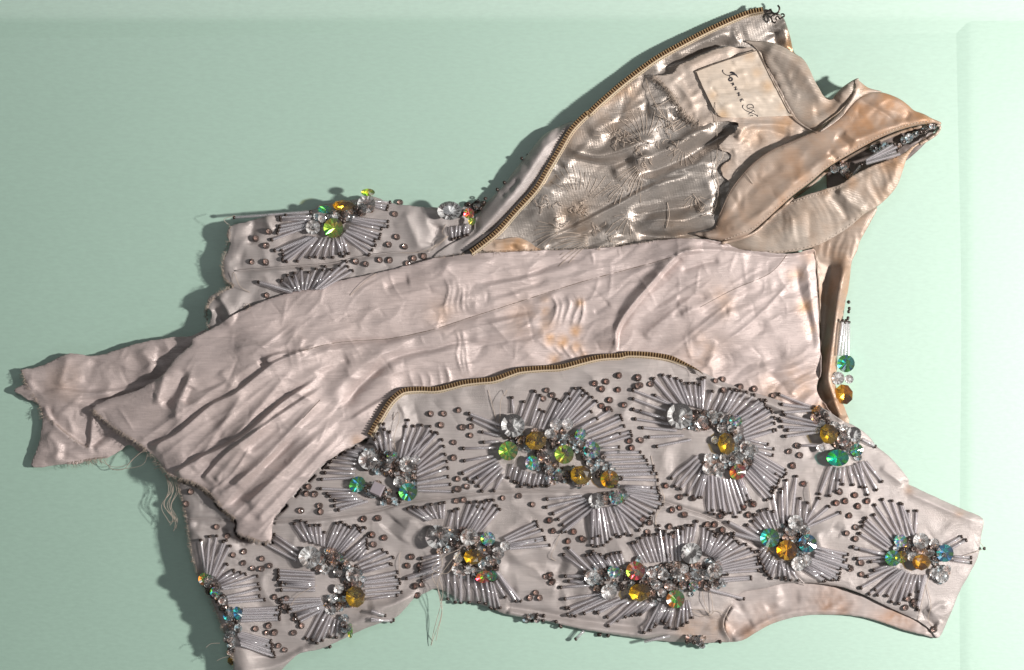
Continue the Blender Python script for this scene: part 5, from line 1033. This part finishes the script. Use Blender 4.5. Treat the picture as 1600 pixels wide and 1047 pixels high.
# rhinestones scattered between the sunbursts
MON = {O7: [(555,468),(620,468),(607,525),(695,452),(713,537),(757,533),(755,577),(670,612),(670,690),(690,795),(735,832),(690,845),(1135,352),(1118,393),(1163,377),(1375,318),(1432,308),(1410,345),(1497,278),(1492,350),(1450,400),(1410,430),(1440,448),(1522,425),(1550,605),(1560,640),(1590,290),(1590,330),(683,905),(720,900),(915,890),(995,880),(1065,922),(1150,1000)],
  O8: [(30,318),(88,308),(66,345),(152,278),(148,350),(107,400),(65,430),(97,446),(178,425),(205,605),(215,640),(262,600),(260,325),(310,320),(250,285),(635,305),(672,297),(675,350),(760,335),(830,345),(925,378),(1045,628),(1002,658),(1057,676),(1022,730),(1075,818),(1255,858),(1332,876),(1240,915),(1283,905),(1348,932),(1395,905),(1305,978),(455,885),(525,890),(775,935),(825,922),(800,975),(660,975),(388,830),(418,950),(480,973),(455,940)],
  O6: [(445,25),(500,115),(197,230),(248,218),(85,275),(222,272),(662,212),(708,203),(757,172),(818,203),(772,228),(678,153),(728,275),(760,332),(716,362),(760,390),(787,510),(790,568),(735,540),(1050,705),(1008,735),(1020,690),(1055,835 if 0 else 720),(20,318),(52,320),(93,345),(1150,845)],
  O5: [(640,245),(678,237),(705,268),(495,292),(530,310),(630,330),(650,378),(595,388),(610,125),(680,183),(748,188),(855,320),(893,347),(885,278),(1050,218),(1000,230),(1300,115),(25,300),(48,352),(150,355),(195,392),(122,402),(30,460 if 0 else 580),(40,610),(520,355)],
  O4: [(458,480),(437,523),(497,525),(1165,350),(1240,403),(1310,388),(1148,298),(1270,355),(1130,580),(1165,605),(1155,570),(1050,685),(1080,660),(1100,685),(485,675),(480,625),(510,620),(215,292),(290,288),(262,368),(322,385)],
  O3: [(463,470),(517,455),(513,512),(607,490),(603,540),(645,525),(432,378),(380,330),(560,537),(1115,290),(1185,285),(1158,372),(1218,385),(1165,418),(1355,480),(1333,525),(1395,525),(670,682),(700,700),(730,690),(720,730),(770,790),(765,860),(805,825),(630,860),(640,825),(670,860),(690,925),(720,945),(655,925),(575,840),(250,155),(228,215),(830,165),(870,168),(800,250),(895,225),(900,255),(840,130),(1370,630),(1385,670)],
  O1: [(300,478),(370,478),(370,397),(385,325),(320,360),(1015,238),(1025,352),(985,390),(1065,400),(870,487),(940,468),(990,470),(375,645),(820,475),(1110,460),(1080,485),(1040,180),(1160,450)]}
for o, pts in MON.items():
    for (x, y) in pts:
        px, py = o[0] + x / 3.2, o[1] + y / 3.2; par = o_side if o is O1 else o_fp; r = rnd.uniform(4.6, 5.6)
        if o is O7 and x > 1590: continue
        M = Matrix.Translation(Vector(W(px, py, float(top(px, py)) + r * .45))) @ Matrix.Rotation(rnd.uniform(-.3, .3), 4, 'X') @ Matrix.Rotation(rnd.uniform(-.3, .3), 4, 'Y') @ Matrix.Rotation(rnd.uniform(0, 6.28), 4, 'Z') @ Matrix.Scale(r * S, 4)
        K_mont.put(M, r, par)
# stray seed beads along the hem and down the zip edge
def seedat(x, y, r=3, par=None, z=None):
    h = float(top(x, y)) + r * .6 if z is None else z
    K_seed.put(Matrix.Translation(Vector(W(x, y, h))) @ Matrix.Rotation(rnd.uniform(0, 3), 4, 'X') @ Matrix.Rotation(rnd.uniform(0, 3), 4, 'Y') @ Matrix.Scale(r * S, 4), 2, par or o_fp)
for (x, y) in q4a([(1060,800),(1115,800),(1118,775),(1085,770),(1205,830),(1230,735),(1275,775),(1400,870),(1440,875),(1390,755),(50,930),(860,610)]) + q5([(60,805),(80,825),(275,870),(322,870),(740,905),(790,910),(880,905)]): seedat(x, y, 3.2, z=float(top(x, y)) + 3)
for (x, y) in q6([(240,500),(225,530),(250,480),(310,435),(345,400),(432,280),(465,265)]): seedat(x, y, 3, o_zs, z=15)
bugle(*[tuple(p) for p in q5([(200,850),(155,895)])], o_fp, 2.6, z0=10, z1=8); bugle(*[tuple(p) for p in q5([(500,905),(630,875)])], o_fp, 2.6, z0=9, z1=9, tip=False)
seedat(1538, 857, 3, z=8)
for x_, y_ in ((1326, 472), (1327, 482), (1326, 487), (1325, 497)): seedat(x_, y_, 3, z=18)
K_bugle.flush(); K_seed.flush(); K_mont.flush(); K_small.flush(150); K_small2.flush(150)

# ------------------------------------------------------------------ threads
TOPM = HM
B = Buf()
def thr(pts, r=.42, z=None, arc=3., lift=1.):
    q = smooth(pts, 8); n = len(q)
    zz = (top(q[:, 0], q[:, 1]) + lift + arc * np.sin(np.linspace(0, math.pi, n))) if z is None else np.interp(np.linspace(0, 1, n), np.linspace(0, 1, len(z)), z)
    tube(B, W(q[:, 0], q[:, 1], zz), r * S, 4)
thr(q4a([(600,450),(610,520),(560,570),(590,640),(610,720),(600,800),(570,880),(555,925)]), z=[34,30,26,22,18,12,6,2])
thr(q4a([(680,470),(640,520),(590,600),(600,700),(610,760),(590,850),(580,900)]), z=[34,30,26,22,18,12,3])
thr(q4a([(700,440),(620,480),(560,540),(640,560),(700,450)]), z=[32,36,34,34,30]); thr(q4a([(1200,370),(1180,420),(1155,480),(1180,500)]), arc=4)
thr(q4a([(400,460),(395,520),(400,570)]), arc=4); thr(q3([(740,745),(780,680),(850,635),(880,625)]), arc=6)
thr(q3([(1490,590),(1510,650),(1500,720),(1470,830),(1450,920)]), z=[30,20,14,8,2])
thr(q8([(310,680),(330,760),(355,860),(378,890),(340,960),(330,1040)]), arc=2, lift=.6); thr(q5([(560,70),(590,150),(600,210),(560,280),(565,330),(600,380)]), arc=3)
thr(q5([(820,620),(840,700),(840,770),(800,745),(740,750),(820,780),(860,750),(910,770),(920,800)]), arc=7); thr(q5([(790,640),(800,700),(830,775)]), arc=4)
thr(qs([(1125,470),(1130,560),(1100,660),(1070,800)]), arc=4); thr(qs([(1110,620),(1135,720),(1120,790),(1150,840)]), arc=3); thr(qs([(1375,400),(1400,435),(1405,440)]), z=[12,10,8]); thr(qs([(1290,480),(1360,455),(1400,438)]), z=[14,10,8])
thr(q7([(380,660),(370,590),(395,500),(390,460),(365,500)]), arc=8); thr(q7([(890,560),(900,480),(905,400),(935,350),(925,380)]), arc=8); thr(q7([(840,350),(860,420),(885,520)]), arc=1)
thr(Z(300,260,[(1270,290),(1250,330),(1270,355),(1210,400),(1130,430),(1030,430)]), arc=6); thr(Z(300,260,[(1180,430),(1230,380),(1280,350),(1200,420)]), arc=5)
thr(Z(300,260,[(920,535),(860,580),(790,645)]), arc=3); thr(Z(300,260,[(200,560),(210,530),(240,600),(290,630)]), arc=6); thr(Z(300,260,[(180,290),(160,265),(200,250),(215,245)]), z=[30,32,32,31])
thr(Z(300,260,[(260,710),(275,685),(290,700),(270,720)]), arc=5); thr(q8([(1100,810),(1105,870),(1115,960)]), arc=6)
for k in range(7):   # loose fall of threads at the lower left corner
    a = rnd.uniform(-5, 5)
    thr([(262 + a, 742), (270 + a + rnd.uniform(-6, 6), 765), (264 + a + rnd.uniform(-10, 6), 790), (272 + rnd.uniform(-12, 10), 812), (270 + rnd.uniform(-8, 8), 832 + rnd.uniform(-20, 5))], .38, z=[28, 26, 24, 22, 20])
thr(Z(0,500,[(520,700),(560,745),(620,745),(660,700),(720,650)]), .45, z=[10,12,16,22,27]); thr(Z(0,500,[(500,705),(570,735),(640,720),(690,670),(735,655)]), .35, z=[10,14,18,24,27])
thr(Z(0,500,[(725,640),(735,680),(700,730),(560,750)]), .35, z=[28,22,16,8]); thr(Z(0,500,[(780,730),(800,710),(840,720),(770,745)]), .5, z=[27,28,27,26])
thr(q3([(325,935),(350,915),(395,912)]), .4, z=[28,30,31]); thr(q3([(380,1000),(410,985),(450,978)]), .4, z=[28,30,31])
thr(Z(680,160,[(1400,0),(1410,200),(1405,330),(1415,450),(1390,560)]), .5, arc=6); thr(Z(680,160,[(1410,200),(1440,260),(1405,330),(1420,420)]), .5, arc=6); thr(Z(680,160,[(1100,0),(1130,50),(1120,70),(1180,90)]), .5, arc=6)
thr(Z(680,160,[(1160,500),(1170,560),(1155,630)]), .6, arc=2); thr(Z(900,0,[(350,390),(365,450),(420,560),(480,610),(530,590)]), .6, arc=6); thr(Z(900,0,[(380,530),(430,520),(490,480)]), .5, arc=3)
thr(Z(900,0,[(680,743),(745,745)]+[(800,748)]), .5, arc=2); thr(Z(900,0,[(840,860),(870,900),(880,915)]), .4, arc=2); thr(Z(1050,100,[(370,545),(400,590)]+[(405,600)]), .4, arc=1)
B.build('loose_thread', M_thread, bodice, 'stuff')
# thread ends and tacking on the wrong side of the satin
B = Buf()
def rays(c, r0, r1, a0, a1, n, k=3.2, o=(680, 160), r=.42, bend=.15):
    for i in range(n):
        a = math.radians(a0 + (a1 - a0) * i / max(1, n - 1) + rnd.uniform(-2, 2)); l0 = r0 * rnd.uniform(.9, 1.15); l1 = r1 * rnd.uniform(.8, 1.1)
        p = [(c[0] + math.cos(a + bend * t) * (l0 + (l1 - l0) * t), c[1] - math.sin(a + bend * t) * (l0 + (l1 - l0) * t)) for t in (0, .5, 1)]
        q = smooth(Z(o[0], o[1], p, k), 3); tube(B, W(q[:, 0], q[:, 1], top(q[:, 0], q[:, 1]) + r * 1.3), r * S, 4)
rays((700,520), 90, 210, 25, 125, 11); rays((1040,210), 50, 170, 50, 150, 9); rays((1160,160), 30, 150, 20, 110, 8); rays((1060,300), 60, 190, 200, 250, 8); rays((640,640), 30, 160, 150, 215, 7)
rays((820,680), 60, 230, 165, 210, 9); rays((820,680), 40, 120, -20, 40, 5); rays((980,560), 30, 110, 180, 260, 5); rays((900,190), 20, 110, 90, 160, 6); rays((1250,220), 30, 100, 200, 300, 7); rays((1300,460), 20, 80, 200, 330, 7); rays((960,400), 40, 140, 190, 240, 6)
for k in range(90):
    c = rnd.choice([(920,190),(1010,190),(1110,180),(1150,150),(1060,280),(1000,230),(700,530),(560,500),(760,560),(620,600),(830,660),(850,700),(1330,530),(1220,230),(1040,310),(930,170)])
    x, y = c[0] + rnd.gauss(0, 25), c[1] + rnd.gauss(0, 16); a = rnd.uniform(0, 6.28); p = [(x, y)]
    for j in range(3): a += rnd.uniform(-1.3, 1.3); p.append((p[-1][0] + 13 * math.cos(a), p[-1][1] + 13 * math.sin(a)))
    q = smooth(Z(680, 160, p), 4); tube(B, W(q[:, 0], q[:, 1], top(q[:, 0], q[:, 1]) + .6 + 3 * np.sin(np.linspace(0, 3.1, len(q)))), .5 * S, 4)
B.build('thread_ends', M_thread, o_zp, 'stuff')
# frayed edges: fine hairs along the torn cloth
B = Buf()
def fray(pts, n, ln, r=.22, spread=.5, out=1, zoff=0.):
    q = smooth(pts, 6); L = np.concatenate([[0], np.cumsum(np.hypot(*np.diff(q, axis=0).T))])
    for i in range(n):
        s = rnd.uniform(0, L[-1]); x, y = np.interp(s, L, q[:, 0]), np.interp(s, L, q[:, 1]); x2, y2 = np.interp(min(s + 3, L[-1]), L, q[:, 0]), np.interp(min(s + 3, L[-1]), L, q[:, 1])
        tx, ty = x2 - x, y2 - y; l = math.hypot(tx, ty) or 1; a = math.atan2(tx / l * out, -ty / l * out) + rnd.gauss(0, spread); m = ln * rnd.uniform(.3, 1.2)
        xi, yi = x - math.cos(a) * 3, y - math.sin(a) * 3; z = max(float(top(xi, yi)), float(top(x, y))) + .5 + zoff
        b = a + rnd.gauss(0, .5); P = W([xi, x, x + math.cos(a) * m * .6, x + math.cos(a) * m * .6 + math.cos(b) * m * .4], [yi, y, y + math.sin(a) * m * .6, y + math.sin(a) * m * .6 + math.sin(b) * m * .4], [z, z + .3, z + rnd.uniform(-1, 1), z + rnd.uniform(-3, 1)])
        tube(B, P, r * S, 3)
fray(Z(0,500,[(456,445),(570,542),(720,642),(842,772),(980,820),(1062,882),(1120,950),(1180,1002)]), 260, 6)
fray(Z(220,720,[(480,360),(600,408),(650,402)]), 50, 6); fray(Z(0,500,[(105,250),(125,315),(185,415),(212,500)]), 60, 5); fray(Z(0,500,[(230,480),(370,600),(440,640)]), 60, 5); fray(Z(0,500,[(330,722),(430,705),(540,690)]), 60, 9)
fray(Z(600,330,[(1400,142),(1200,172),(1000,190),(800,196),(600,204),(450,212),(250,236)]), 260, 7, out=-1); fray(Z(900,0,[(385,383),(430,420),(490,490),(540,570),(620,630)]), 160, 9, out=1, spread=.6); fray(Z(900,0,[(385,383),(430,420),(490,490),(540,570),(620,630)]), 160, 9, out=-1, spread=.6)
fray(Z(300,260,[(80,810),(75,700),(150,622),(205,600),(160,560),(150,480),(178,385),(190,300)]), 200, 5, out=-1, spread=.7)
fray(Z(220,720,[(462,1000),(430,900),(370,740),(300,600),(260,500),(240,400),(222,280),(185,120)]), 240, 4.5, out=-1, spread=.6)
B.build('frayed_edge', M_thread, bodice, 'stuff')

# parts hang from the bodice root, which stands under the garment
for o in list(bodice.children): o.matrix_parent_inverse = Matrix.Translation(-BL)
bodice.location = BL
